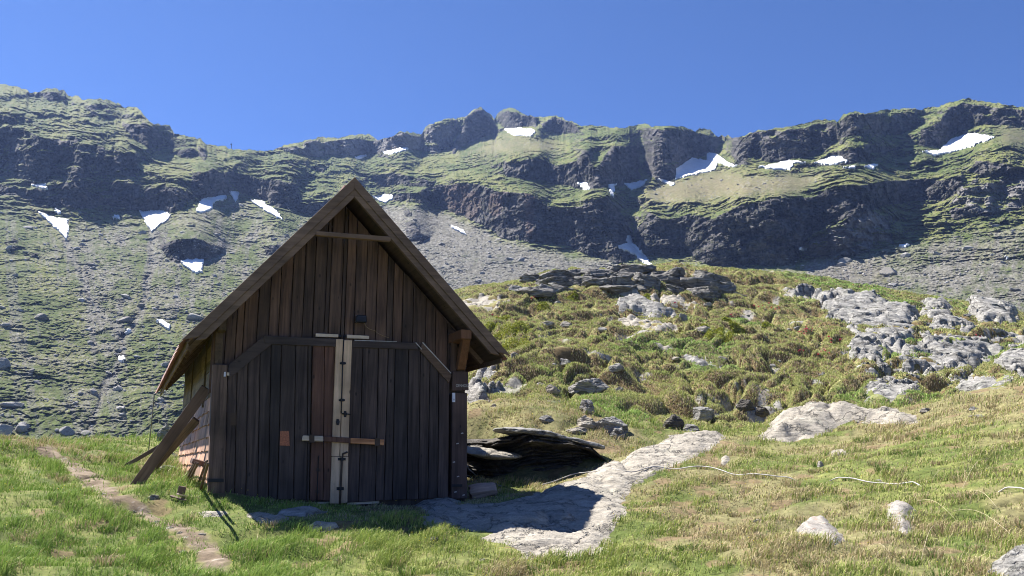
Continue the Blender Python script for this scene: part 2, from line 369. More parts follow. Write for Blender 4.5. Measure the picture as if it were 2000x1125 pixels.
# hut placement
HUT_P = np.array(unp(412, 962, 12.2)); PSI = math.atan(765 / math.hypot(F, HOR - H / 2))
HX = np.array([math.cos(PSI), math.sin(PSI)]); HY = np.array([-math.sin(PSI), math.cos(PSI)])
def hut_local(x, y):
    dx, dy = x - HUT_P[0], y - HUT_P[1]; return dx * HX[0] + dy * HX[1], dx * HY[0] + dy * HY[1]
def hill_mask(x, y):
    a = np.arctan2(x, y); r = np.hypot(x, y)
    near = ss(-0.1, 0.02, a) * ss(18.5, 22.5, r - 1.5 * ss(0.2, 0.45, a)) + (1 - ss(-0.1, 0.02, a)) * ss(19, 24, r) * 0.25
    return near * (1 - ss(60, 75, r))
def gz(x, y):
    """ground height with mounds and hummocks"""
    x = np.asarray(x, float); y = np.asarray(y, float)
    z = base_z(x, y); r = np.hypot(x, y); hm = hill_mask(x, y)
    lx, ly = hut_local(x, y)
    hut = ss(0.9, 0.1, np.maximum(np.maximum(-lx, lx - 4.0), np.maximum(-ly - 0.4, ly - 9))) 
    wx = x + 0.5 * vn(x * 0.9, y * 0.9, seed=5); wy = y + 0.5 * vn(x * 0.9, y * 0.9, seed=6)
    m1 = np.abs(vn(wx * 0.42, wy * 0.62, seed=11)); m2 = np.abs(vn(wx * 0.95, wy * 1.3, seed=12)); m3 = np.abs(vn(wx * 2.3, wy * 2.9, seed=13))
    hill = 0.55 * (np.sqrt(m1 + .01) - 0.5) + 0.50 * (np.sqrt(m2 + .01) - 0.5) + 0.36 * (np.sqrt(m3 + .01) - 0.5) + 0.5 * vn(x * 0.11, y * 0.16, seed=14)
    g2 = fbm(x * 0.35, y * 0.35, oct=3, seed=21) * 0.14 + (np.sqrt(np.abs(vn(wx * 1.1, wy * 1.4, seed=22)) + .01) - 0.5) * 0.12 + fbm(x * 3, y * 3, oct=3, seed=23) * 0.035
    far = fbm(x * 0.06, y * 0.06, oct=4, seed=31) * 3.0 * ss(55, 90, r)
    return z + hm * (hill * (1 - 0.35 * ss(34, 48, r)) - 0.5 * ss(34, 48, r)) * 1.0 + (1 - hm) * ss(4, 8, r) * (1 - ss(60, 90, r)) * g2 * (1 - 0.7 * hut) + far
def gpix(px, py, rmin=6.0, rmax=62.0, base=False):
    """world points where the pixel rays first meet the ground"""
    px = np.atleast_1d(np.asarray(px, float)); py = np.atleast_1d(np.asarray(py, float))
    a, b, c = ray(px, py); R = np.exp(np.linspace(math.log(rmin), math.log(rmax), 260))
    s = R[None, :] / b[:, None]
    X = a[:, None] * s; Y = b[:, None] * s; Z = c[:, None] * s + CZ
    G = base_z(X, Y) if base else gz(X, Y); hit = G > Z
    i = np.where(hit.any(1), hit.argmax(1), len(R) - 1); k = np.arange(len(px)); j = np.maximum(i - 1, 0)
    d1 = Z[k, j] - G[k, j]; d2 = G[k, i] - Z[k, i]; t = np.clip(d1 / np.maximum(d1 + d2, 1e-6), 0, 1)
    x = lerp(X[k, j], X[k, i], t); y = lerp(Y[k, j], Y[k, i], t)
    return x, y

# ------------------------------------------------------------------ mountain
RIDGE = [(-400,150),(-120,158),(0,164),(7,163),(21,168),(53,174),(59,180),(76,180),(85,174),(107,173),(124,177),(134,187),(153,189),(162,198),(172,194),(199,193),(215,196),(227,204),(230,200),(239,209),
 (267,210),(275,215),(281,225),(293,240),(320,244),(331,243),(339,259),(355,264),(391,271),(402,283),(441,286),(455,293),(480,292),(505,294),(533,293),(555,284),(604,272),(633,267),(658,270),(700,262),
 (721,262),(737,272),(766,268),(780,256),(798,258),(824,261),(831,246),(838,243),(854,239),(871,232),(896,231),(910,227),(924,215),(940,209),(945,215),(957,220),(966,232),(972,222),(980,216),(994,210),(1011,214),
 (1025,224),(1050,228),(1067,229),(1087,225),(1102,232),(1120,239),(1134,245),(1165,245),(1183,248),(1218,250),(1239,245),(1260,242),(1274,248),(1295,245),(1330,247),(1347,252),(1358,257),(1365,252),(1386,253),
 (1398,264),(1403,267),(1421,264),(1431,271),(1453,265),(1478,255),(1513,251),(1549,247),(1577,239),(1602,234),(1631,234),(1634,240),(1648,223),(1670,217),(1691,221),(1744,213),(1798,213),(1833,208),(1855,200),
 (1883,191),(1904,195),(1940,200),(1975,207),(2000,210),(2120,196),(2400,205)]
CLIFFS = [  # (strength, polygon)
 (1.0, [(854,362),(896,358),(945,362),(980,374),(1040,383),(1067,404),(1130,404),(1151,390),(1190,386),(1204,404),(1235,446),(1240,505),(1204,515),(1155,500),(1106,480),(1032,472),(980,462),(927,434),(868,409),(850,385)]),
 (1.0, [(980,330),(990,320),(1036,311),(1085,320),(1120,320),(1141,295),(1155,295),(1158,334),(1197,288),(1246,285),(1246,330),(1256,348),(1225,358),(1190,369),(1134,368),(1071,356),(1036,351),(990,348)]),
 (0.9, [(1256,252),(1280,252),(1310,256),(1345,258),(1398,268),(1400,298),(1345,312),(1318,348),(1285,352),(1262,330)]),
 (1.0, [(1300,432),(1343,420),(1400,425),(1440,405),(1495,390),(1584,386),(1609,368),(1691,361),(1762,350),(1851,350),(1883,345),(1883,365),(1847,393),(1773,393),(1702,407),(1648,429),(1577,464),(1563,493),(1552,518),(1442,521),(1364,514),(1343,500),(1250,500),(1240,450),(1260,410)]),
 (0.7, [(1691,407),(1744,429),(1748,482),(1700,492),(1640,505),(1577,500),(1577,470),(1648,432)]),
 (0.95, [(1885,340),(1910,318),(1950,318),(2000,330),(2100,340),(2100,352),(1950,346)]),
 (0.55, [(1890,352),(1960,350),(2060,345),(2100,390),(1990,412),(1930,420),(1880,400),(1850,410)]),
 (0.8, [(1855,412),(1900,402),(1940,415),(1935,425),(1860,430)]),
 (0.8, [(1435,272),(1478,260),(1549,252),(1630,240),(1640,262),(1620,292),(1570,308),(1500,318),(1440,322),(1425,300)]),
 (0.75, [(1636,238),(1670,222),(1744,222),(1790,222),(1800,240),(1760,262),(1700,262),(1640,270)]),
 (0.85, [(1850,208),(1883,197),(1920,205),(1990,216),(2100,210),(2100,240),(1970,246),(1900,246),(1860,268),(1830,288),(1790,280),(1800,250),(1840,240)]),
 (0.6, [(1560,325),(1620,300),(1700,285),(1770,288),(1720,305),(1650,322)]),
 (0.9, [(912,232),(930,214),(945,216),(962,236),(975,252),(950,268),(920,278),(898,285),(885,300),(880,286),(900,262)]),
 (0.9, [(975,222),(994,214),(1020,222),(1048,232),(1042,248),(1000,250),(980,247)]),
 (0.6, [(1050,242),(1085,230),(1120,244),(1140,262),(1100,262),(1070,258)]),
 (0.75, [(833,250),(870,240),(890,250),(880,285),(840,305),(825,295)]),
 (0.8, [(540,293),(604,277),(660,274),(737,276),(778,260),(826,264),(826,292),(770,292),(700,304),(620,304)]),
 (0.70, [(0,252),(30,250),(80,268),(128,266),(190,282),(263,303),(272,330),(262,346),(200,344),(150,350),(95,356),(60,350),(0,345),(-120,340),(-120,250)]),
 (0.66, [(0,360),(60,372),(150,350),(260,360),(350,370),(378,382),(378,398),(340,412),(280,410),(200,402),(120,410),(60,392),(0,378)]),
 (1.0, [(377,340),(415,330),(446,348),(452,372),(441,382),(390,390),(380,385)]),
 (0.9, [(440,340),(500,348),(578,362),(590,400),(640,395),(700,352),(700,372),(650,425),(583,414),(530,398),(470,374)]),
 (0.85, [(240,246),(280,240),(305,252),(322,284),(300,292),(262,276)]),
 (0.6, [(160,206),(200,202),(240,222),(220,232),(180,226)]),
 (0.6, [(77,184),(107,178),(130,184),(128,196),(100,198)]),
 (0.6, [(330,296),(376,290),(392,306),(370,312),(340,308)]),
 (0.6, [(390,285),(404,290),(408,312),(400,318),(390,305)]),
 (0.9, [(310,478),(345,466),(385,463),(408,480),(440,486),(440,494),(402,506),(345,509),(325,500)]),
 (0.8, [(515,482),(545,478),(575,485),(560,498),(520,500)]),
 (0.6, [(775,372),(850,368),(860,390),(820,398),(770,392),(740,385)]),
 (0.6, [(700,345),(760,340),(850,352),(850,364),(780,362),(720,360)]),
 (0.5, [(560,312),(600,314),(604,326),(570,324)]), (0.6, [(610,322),(640,328),(636,338),(618,334)]),
 (0.6, [(790,400),(838,466),(820,484),(796,476)]),
 (0.5, [(0,225),(60,232),(70,242),(0,244),(-100,244),(-100,225)]),
 (0.5, [(1500,492),(1560,505),(1540,520),(1480,520)]),
 (0.55, [(0,470),(30,462),(50,480),(20,492)]), (0.5, [(20,480),(75,492),(80,502),(30,500)]),
]
SNOW = [
 ("large white snow wedge narrowing downhill at far left of the scree", [(75,417),(107,427),(134,431),(133,450),(131,469),(120,458),(100,438)]),
 ("triangular snow patch at the head of the long left gully", [(274,415),(295,413),(323,414),(335,423),(316,439),(297,455),(284,435)]),
 ("ragged L-shaped snow patch under the dark left cliff", [(384,415),(387,403),(395,389),(441,382),(444,389),(419,394),(414,408),(395,417)]),
 ("small upright snow patch just right of the L-shaped one", [(448,375),(466,375),(468,382),(460,396),(453,385)]),
 ("long curved snow streak left of the hut's roof peak", [(489,393),(512,393),(519,401),(540,412),(551,431),(533,421),(498,399)]),
 ("snow patch right below the dark rock knob on the left scree", [(352,513),(373,509),(398,509),(394,534),(377,533)]),
 ("thin snow patch at the foot of the upper left cliff band", [(60,361),(89,360),(93,371),(78,369)]),
 ("tiny snow sliver above the large left wedge", [(107,406),(116,410),(120,421),(112,418)]),
 ("tiny snow spot between the two biggest left snow patches", [(222,421),(236,423),(233,427),(222,426)]),
 ("small oval snow patch low on the scree just left of the hut roof", [(306,627),(320,628),(333,640),(332,646),(322,643)]),
 ("snow patch touching the right side of the hut's roof peak", [(728,383),(765,381),(771,386),(755,397),(740,393)]),
 ("narrow slanting snow streak on scree right of the hut roof", [(878,441),(898,448),(910,455),(911,459),(889,450)]),
 ("flat-topped snow patch below the two highest central crags", [(983,251),(1038,252),(1045,259),(1036,266),(1001,264)]),
 ("small snow patch on the ledge at the centre of the cliffs", [(1127,357),(1146,357),(1153,367),(1144,372)]),
 ("small narrow snow patch at the top of the central ravine", [(1188,362),(1202,360),(1199,376),(1196,386),(1190,374)]),
 ("wedge of snow right of the ravine top", [(1217,355),(1228,360),(1263,353),(1253,365),(1232,371)]),
 ("big snowfield below the notched ridge right of centre", [(1321,330),(1351,309),(1382,315),(1379,301),(1396,299),(1417,315),(1442,327),(1424,325),(1400,318),(1396,333),(1350,343),(1318,352)]),
 ("thin comma of snow left of the big snowfield's foot", [(1283,350),(1300,355),(1320,360),(1312,364),(1296,358)]),
 ("flat snow patch with a long right tail on the brown slope", [(1481,327),(1520,322),(1535,315),(1574,317),(1574,320),(1549,320),(1545,332),(1513,332)]),
 ("peaked snow patch under the slanting striped slab", [(1586,319),(1609,313),(1625,304),(1641,305),(1655,317),(1620,324)]),
 ("small dash of snow left of the last dash on the brown slope", [(1647,329),(1673,325),(1670,330)]),
 ("last small dash of snow at the right end of the brown slope", [(1686,326),(1716,322),(1705,331)]),
 ("bright elongated snowfield under the highest right summit", [(1799,296),(1833,296),(1858,272),(1901,261),(1943,269),(1919,278),(1887,290),(1855,299),(1826,304)]),
 ("forked snow tongue at the foot of the central ravine", [(1225,460),(1232,460),(1234,477),(1253,491),(1274,521),(1260,519),(1239,497),(1204,483),(1225,476)]),
 ("small snow dash on the ridge saddle left of the crags", [(690,307),(720,304),(705,312)]),
 ("thin snow line on the saddle beside the saddle dash", [(745,298),(770,294),(790,288),(798,292),(765,302)]),
 ("snow speck at the left foot of the lower right rocks", [(1560,486),(1573,483),(1576,490)]),
 ("small bright snow patch at the right foot of the lower right rocks", [(1755,481),(1773,479),(1765,485)]),
 ("lone snow fleck near the right edge of the scree", [(1956,502),(1972,503),(1968,506)]),
 ("small snow patch low in the stony left gully bed", [(229,699),(242,698),(246,706),(233,709)]),
 ("snow fleck in the left gully above the gully bed patch", [(243,647),(253,645),(254,652),(246,655)]),
]
SCREE = [(1.0, [(700,395),(800,400),(870,415),(980,465),(1060,485),(1160,505),(1280,525),(1280,560),(650,600),(640,470)]),
 (0.75, [(130,440),(270,425),(290,470),(280,560),(240,640),(220,760),(170,860),(140,850),(190,720),(170,560)]),
 (0.7, [(320,430),(385,400),(470,385),(560,440),(640,440),(640,500),(500,560),(300,640),(290,520),(300,470)]),
 (0.7, [(1560,520),(1700,490),(1800,470),(2100,420),(2100,640),(1600,560)]),
 (0.5, [(0,380),(60,400),(120,470),(180,560),(160,600),(90,520),(0,460)]), (0.35, [(0,560),(300,620),(400,760),(300,880),(0,880)])]
TAN = [(0.9, [(1260,365),(1330,350),(1400,335),(1500,345),(1640,335),(1560,375),(1420,385),(1300,400),(1250,385)]),
 (0.6, [(960,275),(985,265),(1060,268),(1120,300),(1000,300),(900,320)]), (0.7, [(1550,510),(1700,500),(1760,560),(1650,555)]),
 (0.6, [(1950,246),(2080,246),(2080,300),(1950,290)]), (0.5, [(20,372),(70,380),(130,470),(60,430)])]
OX, OY, MW, MH = 460, 0, 2920, 1000
def raster(polys, soft=1.5):
    im = np.zeros((MH, MW), np.float32)
    for s, P in polys:
        xs = [p[0] for p in P]; ys = [p[1] for p in P]
        x0, x1 = max(int(min(xs)) - 2 + OX, 0), min(int(max(xs)) + 3 + OX, MW); y0, y1 = max(int(min(ys)) - 2, 0), min(int(max(ys)) + 3, MH)
        gx, gy = np.meshgrid(np.arange(x0, x1) - OX, np.arange(y0, y1))
        im[y0:y1, x0:x1] = np.maximum(im[y0:y1, x0:x1], s * inpoly(gx + .5, gy + .5, P))
    return blur(im, soft)
def blur(im, s):
    if s <= 0: return im
    k = np.exp(-0.5 * (np.arange(-int(3 * s) - 1, int(3 * s) + 2) / s) ** 2); k /= k.sum(); h = len(k) // 2
    for ax in (0, 1):
        p = np.pad(im, [(h, h) if a == ax else (0, 0) for a in (0, 1)], mode='edge'); n = im.shape[ax]
        im = sum(k[i] * (p[i:i + n] if ax == 0 else p[:, i:i + n]) for i in range(len(k)))
    return im
def samp(im, px, py):
    x = np.clip(np.asarray(px) + OX, 0, MW - 1.001); y = np.clip(py, 0, MH - 1.001)
    ix = x.astype(int); iy = y.astype(int); fx = x - ix; fy = y - iy
    return (im[iy, ix] * (1 - fx) + im[iy, ix + 1] * fx) * (1 - fy) + (im[iy + 1, ix] * (1 - fx) + im[iy + 1, ix + 1] * fx) * fy

ridx, ridy = np.array(RIDGE, float).T
def build_mountain():
    NC, NR = 1380, 640
    az = np.linspace(-0.68, 0.68, NC)
    e = np.full(NC, 0.3)
    for _ in range(8):
        px, py = proj(np.sin(az) * np.cos(e) * 1000, np.cos(az) * np.cos(e) * 1000, np.sin(e) * 1000 + CZ)
        e = e + (py - np.interp(px, ridx, ridy)) / 1850
    e = e + (vn(az * 260, az * 0, seed=3) * 0.0009 + vn(az * 700, az * 0, seed=4) * 0.0005)
    t = np.linspace(0, 1, NR)[:, None]; e0 = -0.05
    kk = np.exp(-0.5 * (np.arange(-240, 241) / 80.0) ** 2); es = np.convolve(np.pad(e, 240, 'edge'), kk / kk.sum(), 'valid')
    E = e0 + (es[None, :] - e0) * t + (e - es)[None, :] * np.clip((t - 0.72) / 0.28, 0, 1) ** 1.5; A = np.broadcast_to(az[None, :], E.shape)
    dx, dy, dz = np.sin(A) * np.cos(E), np.cos(A) * np.cos(E), np.sin(E)
    PX, PY = proj(dx * 1000, dy * 1000, dz * 1000 + CZ)
    wx = PX + 9 * fbm(PX / 34, PY / 34, oct=4, seed=41); wy = PY + 6 * fbm(PX / 34, PY / 34, oct=4, seed=42)
    K = samp(raster(CLIFFS, 1.2), wx, wy); SR = samp(raster(SCREE, 9), wx, wy); TN = samp(raster(TAN, 10), wx, wy)
    sn_im = raster([(1.0, p) for _, p in SNOW], 1.0); sw = samp(sn_im, wx * 0 + PX, PY)
    snb = samp(blur(sn_im, 3), PX, PY)
    low = ss(395, 470, PY + 30 * vn(PX / 120, PY / 120, seed=44) - 40 * (PX > 1300) * 0)      # the loose lower slopes
    low = np.where(PX > 850, ss(480, 530, PY), low); low = np.maximum(low, ss(0.3, 0.7, TN)) ; low = np.maximum(low, SR)
    # ledges: long thin steps that dip gently
    u = PX / 58; v = (PY + 0.05 * PX + 5 * vn(PX / 60, PY / 60, seed=46)) / 9.5
    led = fbm(u, v, oct=5, seed=47, gain=0.6); big = vn(PX / 70, PY / 40, seed=48)
    hi = (1 - low)
    steep = ss(0.10, 0.30, led + 0.22 * big) * (0.9 * hi + 0.0 * low)
    small = ss(0.30, 0.48, fbm(PX / 12, PY / 5.5, oct=3, seed=49)) * 0.5 * low
    K = ss(0.44, 0.60, K * 1.12 + 0.75 * (fbm(PX / 42, (PY + 0.05 * PX) / 9, oct=4, seed=50) + 0.3 * vn(PX / 14, PY / 60, seed=52)) * ss(0.03, 0.3, K))
    K = K * (1 - ss(0.2, 0.6, sw))
    AM = np.radians(82 - 17 * samp(raster([(1.3, CLIFFS[2][1]), (0.7, CLIFFS[8][1]), (1.3, [(1165,380),(1250,370),(1250,525),(1165,525)]), (1.0, [(1160,300),(1262,280),(1262,356),(1200,372)]), (0.8, [(377,336),(446,336),(452,400),(377,400)])], 6), PX, PY))
    st = np.maximum(K, 0.25 * steep) * (1 - ss(0.25, 0.7, snb))
    r = np.full(NC, 205.0) * (1 + 0.05 * vn(az * 6, az * 0, seed=51)); lr = np.log(r); LR = np.empty_like(E); LR[0] = lr
    tgt = np.log(205.0) + 5.2 * (E + 0.05) 
    kern = np.exp(-0.5 * (np.arange(-9, 10) / 3.6) ** 2); kern /= kern.sum()
    for i in range(1, NR):
        base = np.radians(33.5) + np.clip((lr - tgt[i]) * 0.9, -0.16, 0.30)
        th = np.maximum(base, E[i] + 0.07)
        th = th + (AM[i] - th) * st[i]
        s = np.maximum(np.tan(th) - np.tan(E[i]), 0.07)
        lr = lr + (1 / np.cos(E[i]) ** 2) / s * (E[i] - E[i - 1])
        sl0 = np.median((1 / np.cos(E[i]) ** 2) / s); dv_ = lr - sl0 * E[i]; sm = np.convolve(np.pad(dv_, 9, 'edge'), kern, 'valid') + sl0 * E[i]; a = 0.28 + 0.4 * ss(0.2, 0.7, snb[i])
        lr = lerp(lr, sm, a); LR[i] = lr
    R = np.exp(LR)
    X, Y, Z = dx * R, dy * R, dz * R
    f3 = lambda s, o, sd_, b=False: fbm(X / s, Y / s, Z / s, oct=o, seed=sd_, billow=b, gain=0.55)
    rough = np.clip(0.32 + 0.75 * hi * (1 - 0.7 * ss(0.2, 0.6, TN)) + st * 0.6, 0, 1.3) * (1 - ss(0.2, 0.6, snb))
    R0 = R.copy(); rough0 = (1 - ss(0.1, 0.5, snb))
    for hs, seed_, am, msk in ((15.0, 91, 0.9, hi * ss(-0.1, 0.12, fbm(X / 34, Y / 34, Z / 17, oct=3, seed=95))), (6.0, 92, 1.0, (0.2 * low + hi) * ss(-0.08, 0.12, fbm(X / 14, Y / 14, Z / 7, oct=3, seed=96))), (2.8, 93, 1.3, (0.5 + 0.5 * hi) * ss(-0.05, 0.15, fbm(X / 7, Y / 7, Z / 3, oct=3, seed=97)))):
        ph = (Z + 0.10 * X) / hs + 2.2 * fbm(X / (hs * 3.2), Y / (hs * 3.2), Z / (hs * 4), oct=5, seed=seed_, gain=0.65) + 0.35 * cell(X / (hs * 0.9), Z / (hs * 3), seed_ + 3); fr = ph - np.floor(ph)
        R = R + am * msk * rough0 * (1 - 0.6 * ss(0.4, 0.9, K)) * hs / 0.66 * (ss(0.5, 1.0, fr) - fr)
    X, Y, Z = dx * R, dy * R, dz * R
    D = f3(60, 3, 61) * 11 * (0.5 + 0.5 * hi) + f3(16, 4, 62, True) * 4.2 * rough + f3(4.0, 3, 63, True) * 1.5 * (0.25 + rough) + (cell((X + 5 * vn(X / 9, Z / 9, seed=67)) / 11, (Z + 0.15 * X + 3 * vn(X / 12, Z / 7, seed=68)) / 6.5, 69) * 2.6 + cell((X + 2 * vn(X / 5, Z / 4, seed=70)) / 4.6, (Z + 0.15 * X + 1.5 * vn(X / 6, Z / 3, seed=74)) / 2.6, 75) * 1.5) * rough
    D = D + f3(1.5, 2, 64) * 0.7 * (1 - ss(0.1, 0.5, snb))
    # gullies run down the loose slopes
    for G, dep, wd in ((((297,455),(293,520),(285,590),(262,630),(245,665),(235,705),(212,740),(190,800),(160,870)), 4, 9), (((130,470),(150,520),(185,600),(240,660)), 3, 14), (((1199,385),(1222,420),(1232,460),(1262,520)), 6, 9)):
        D += dep * np.exp(-(polydist(PX + 7 * vn(PX / 60, PY / 22, seed=65), PY, G, False) / wd) ** 2) * (0.7 + 0.5 * vn(PX / 9, PY / 14, seed=66))
    R = R + D * ss(0.0, 0.06, t)
    X, Y, Z = dx * R, dy * R, dz * R
    V = np.stack([X, Y, Z + CZ], -1)
    # local slope from the finished surface
    du = np.gradient(V, axis=1); dv = np.gradient(V, axis=0); n = np.cross(du, dv); n /= np.linalg.norm(n, axis=-1, keepdims=True) + 1e-9
    nz = np.abs(n[..., 2]); steepn = ss(0.70, 0.50, nz)
    j1 = fbm(PX / 5, PY / 3, oct=3, seed=71); j2 = fbm(PX / 40, PY / 22, oct=4, seed=72); j3 = fbm(PX / 2.2, PY / 1.6, oct=2, seed=73)
    rockm = np.clip(np.maximum(ss(0.25, 0.6, K), steepn * 0.95) + 0.25 * j1, 0, 1)
    screem = np.clip(ss(0.15, 0.9, SR * (1 - 0.35 * (PX < 600)) + 0.5 * j2 + 0.25 * j1), 0, 1) * low
    for G, wd in (((297,455),(293,520),(285,590),(262,630),(245,665),(235,705),(212,740),(190,800),(160,870)), 9), (((130,470),(150,520),(185,600),(240,660)), 12):
        screem = np.maximum(screem, 0.95 * np.exp(-(polydist(PX + 7 * vn(PX / 60, PY / 22, seed=65) + 4 * j1, PY, G, False) / wd) ** 2))
    fall = fbm((PX + 0.25 * (PY - 400) * np.sign(PX - 250) * 0.4 + 6 * vn(PX / 50, PY / 60, seed=83)) / 13, PY / 130, oct=3, seed=84)
    screem = np.clip(screem + low * 0.5 * ss(0.15, 0.4, fall) * (PY > 400), 0, 1)
    grass = lerp(np.array([0.085, 0.112, 0.030]), np.array([0.155, 0.168, 0.050]), ss(-0.3, 0.4, j2 + 0.5 * j1)[..., None])
    col = lerp(grass, np.array([0.20, 0.165, 0.10]), (np.clip(TN + 0.35 * j1, 0, 1) * 0.8)[..., None])
    scr = lerp(np.array([0.135, 0.125, 0.11]), np.array([0.23, 0.215, 0.20]), ss(-0.2, 0.35, j3 + j1 * 0.4)[..., None])
    col = lerp(col, scr, (screem * 0.85)[..., None])
    spk = (ss(0.25, 0.5, j3) * (0.25 + 0.6 * low * ss(-0.3, 0.3, j2)))[..., None]; col = lerp(col, np.array([0.24, 0.23, 0.215]), spk * 0.8)
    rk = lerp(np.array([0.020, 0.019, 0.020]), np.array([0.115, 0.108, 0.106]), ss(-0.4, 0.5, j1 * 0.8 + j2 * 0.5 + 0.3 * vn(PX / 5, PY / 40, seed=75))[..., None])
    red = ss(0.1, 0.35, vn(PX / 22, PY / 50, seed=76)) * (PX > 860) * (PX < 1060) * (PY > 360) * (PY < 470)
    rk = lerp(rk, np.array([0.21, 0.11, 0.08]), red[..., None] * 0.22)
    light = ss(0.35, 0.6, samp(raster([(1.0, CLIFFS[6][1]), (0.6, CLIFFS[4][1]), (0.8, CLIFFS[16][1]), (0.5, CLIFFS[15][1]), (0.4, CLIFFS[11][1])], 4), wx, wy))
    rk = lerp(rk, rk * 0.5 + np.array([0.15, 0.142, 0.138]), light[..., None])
    moss = (ss(0.15, 0.4, fbm(PX / 9, PY / 4, oct=3, seed=77)) * (1 - 0.75 * ss(.5, .9, K)))[..., None]
    rk = lerp(rk, np.array([0.085, 0.095, 0.035]), moss * 0.7)
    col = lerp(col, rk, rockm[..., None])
    # far side of the ridge, so the range is a solid body
    back = []; bc = []
    for k, (dr, dzz) in enumerate(((6, -1.5), (30, -14), (90, -60), (150, -140))):
        Rb = (R[-1] + dr); back.append(np.stack([np.sin(az) * np.cos(e) * Rb, np.cos(az) * np.cos(e) * Rb, Z[-1] + CZ + dzz + vn(az * 40, az * 0 + k, seed=78) * dr * 0.1], -1)); bc.append(col[-1])
    Va = np.concatenate([V, np.stack(back)], 0); ca = np.concatenate([col, np.stack(bc)], 0)
    q = grid_faces(Va.shape[0], NC)
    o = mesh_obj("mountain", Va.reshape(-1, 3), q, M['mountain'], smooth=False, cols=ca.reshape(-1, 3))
    tag(o, "rocky green mountain range with dark cliff bands behind the hut", kind="structure")
    # snow patches lie on the slope as thin sheets with their own edges
    cpx = (PX[:-1, :-1] + PX[1:, 1:]) / 2; cpy = (PY[:-1, :-1] + PY[1:, 1:]) / 2
    jx = cpx + 4.5 * fbm(cpx / 8, cpy / 5, oct=4, seed=81, gain=.6); jy = cpy + 2.8 * fbm(cpx / 8, cpy / 5, oct=4, seed=82, gain=.6)
    Vs = V.copy(); nn = n * np.sign(n[..., 2:3]); 
    for lab, P in SNOW:
        xs = [p[0] for p in P]; ys = [p[1] for p in P]
        sel = (cpx > min(xs) - 5) & (cpx < max(xs) + 5) & (cpy > min(ys) - 5) & (cpy < max(ys) + 5)
        keep = np.zeros(sel.shape, bool); keep[sel] = inpoly(jx[sel], jy[sel], P)
        if keep.sum() < 4: continue
        qf = grid_faces(NR, NC, keep)
        sm = V + nn * 0.35 + np.array([0, -0.5, 0.45])
        Vc, Fc, cc = compact(sm.reshape(-1, 3), qf, np.full((NR * NC, 3), 0.80))
        top = Vc; n0 = len(top); rim = top + np.array([0, 0.9, -0.9])
        # close the sheet: skirt round the boundary
        ed = np.concatenate([Fc[:, [0, 1]], Fc[:, [1, 2]], Fc[:, [2, 3]], Fc[:, [3, 0]]]); key = np.sort(ed, 1); _, ix, cnt = np.unique(key, axis=0, return_index=True, return_counts=True)
        be = ed[ix[cnt == 1]]; sk = np.stack([be[:, 1], be[:, 0], be[:, 0] + n0, be[:, 1] + n0], 1)
        s = mesh_obj("snow_patch", np.concatenate([top, rim]), np.concatenate([Fc, sk]), M['snow'], cols=np.full((2 * n0, 3), 0.80) * np.array([0.97, 0.98, 1.0]))
        tag(s, lab, "snow patch", "old snow patches on the mountain")
    # loose blocks on the lower slopes, too many to count
    rng = np.random.default_rng(5); nb = 22000
    i = rng.integers(8, NR - 60, nb * 6); j = rng.integers(3, NC - 3, nb * 6)
    wgt = np.clip(0.15 + screem[i, j] + 0.25 * ss(0, .4, j2[i, j]), 0, 1) * low[i, j] * (snb[i, j] < 0.05); k = rng.random(nb * 6) < wgt * 0.5; i, j = i[k][:nb], j[k][:nb]
    P0 = V[i, j]; size = 0.35 * rng.pareto(2.4, len(i)) + 0.35; size = np.minimum(size, 3.6) * (R[i, j] / 330) ** 0.6
    rocks_mesh("scree_blocks", P0, size, M['scree'], rng, np.array([0.24, 0.23, 0.215]), 0.35)
    return V, PX, PY

ICO_V = None
def ico(sub):
    import bmesh
    bm = bmesh.new(); bmesh.ops.create_icosphere(bm, subdivisions=sub, radius=1.0)
    v = np.array([x.co[:] for x in bm.verts]); f = np.array([[x.index for x in p.verts] for p in bm.faces]); bm.free(); return v, f
def rocks_mesh(name, P, size, mat, rng, basecol, var, flat=0.55, sub=1, sink=0.2):
    v, f = ico(sub); n = len(P); nv = len(v)
    cuts = rng.normal(size=(n, 5, 3)); cuts /= np.linalg.norm(cuts, axis=-1, keepdims=True); hh = rng.uniform(0.45, 0.8, (n, 5))
    d = np.einsum('vk,nck->nvc', v, cuts); rr = np.where(d > 0.05, hh[:, None, :] / np.maximum(d, 0.05), 9).min(-1); rr = np.minimum(rr, 1.0)
    S = np.stack([rng.uniform(0.8, 1.5, n), rng.uniform(0.7, 1.2, n), rng.uniform(0.4, 0.9, n) * flat / 0.55], -1)
    q = v[None] * rr[..., None] * S[:, None, :]
    th = rng.uniform(-0.6, 0.6, n); c, s_ = np.cos(th), np.sin(th); tl = rng.uniform(-0.35, 0.35, n)
    x = q[..., 0] * c[:, None] - q[..., 1] * s_[:, None]; y = q[..., 0] * s_[:, None] + q[..., 1] * c[:, None]; z = q[..., 2] + x * tl[:, None]
    q = np.stack([x, y, z], -1) * (size * 0.5)[:, None, None] + P[:, None, :] + np.array([0, 0, 0.0]) + np.stack([0 * size, 0 * size, size * (0.25 - sink)], -1)[:, None, :]
    F_ = (f[None] + (np.arange(n) * nv)[:, None, None]).reshape(-1, 3)
    col = np.repeat(basecol[None] * (1 + var * rng.uniform(-1, 1, (n, 1))), nv, 0)
    o = mesh_obj(name, q.reshape(-1, 3), F_, mat, smooth=False, cols=col)
    return tag(o, kind="stuff")

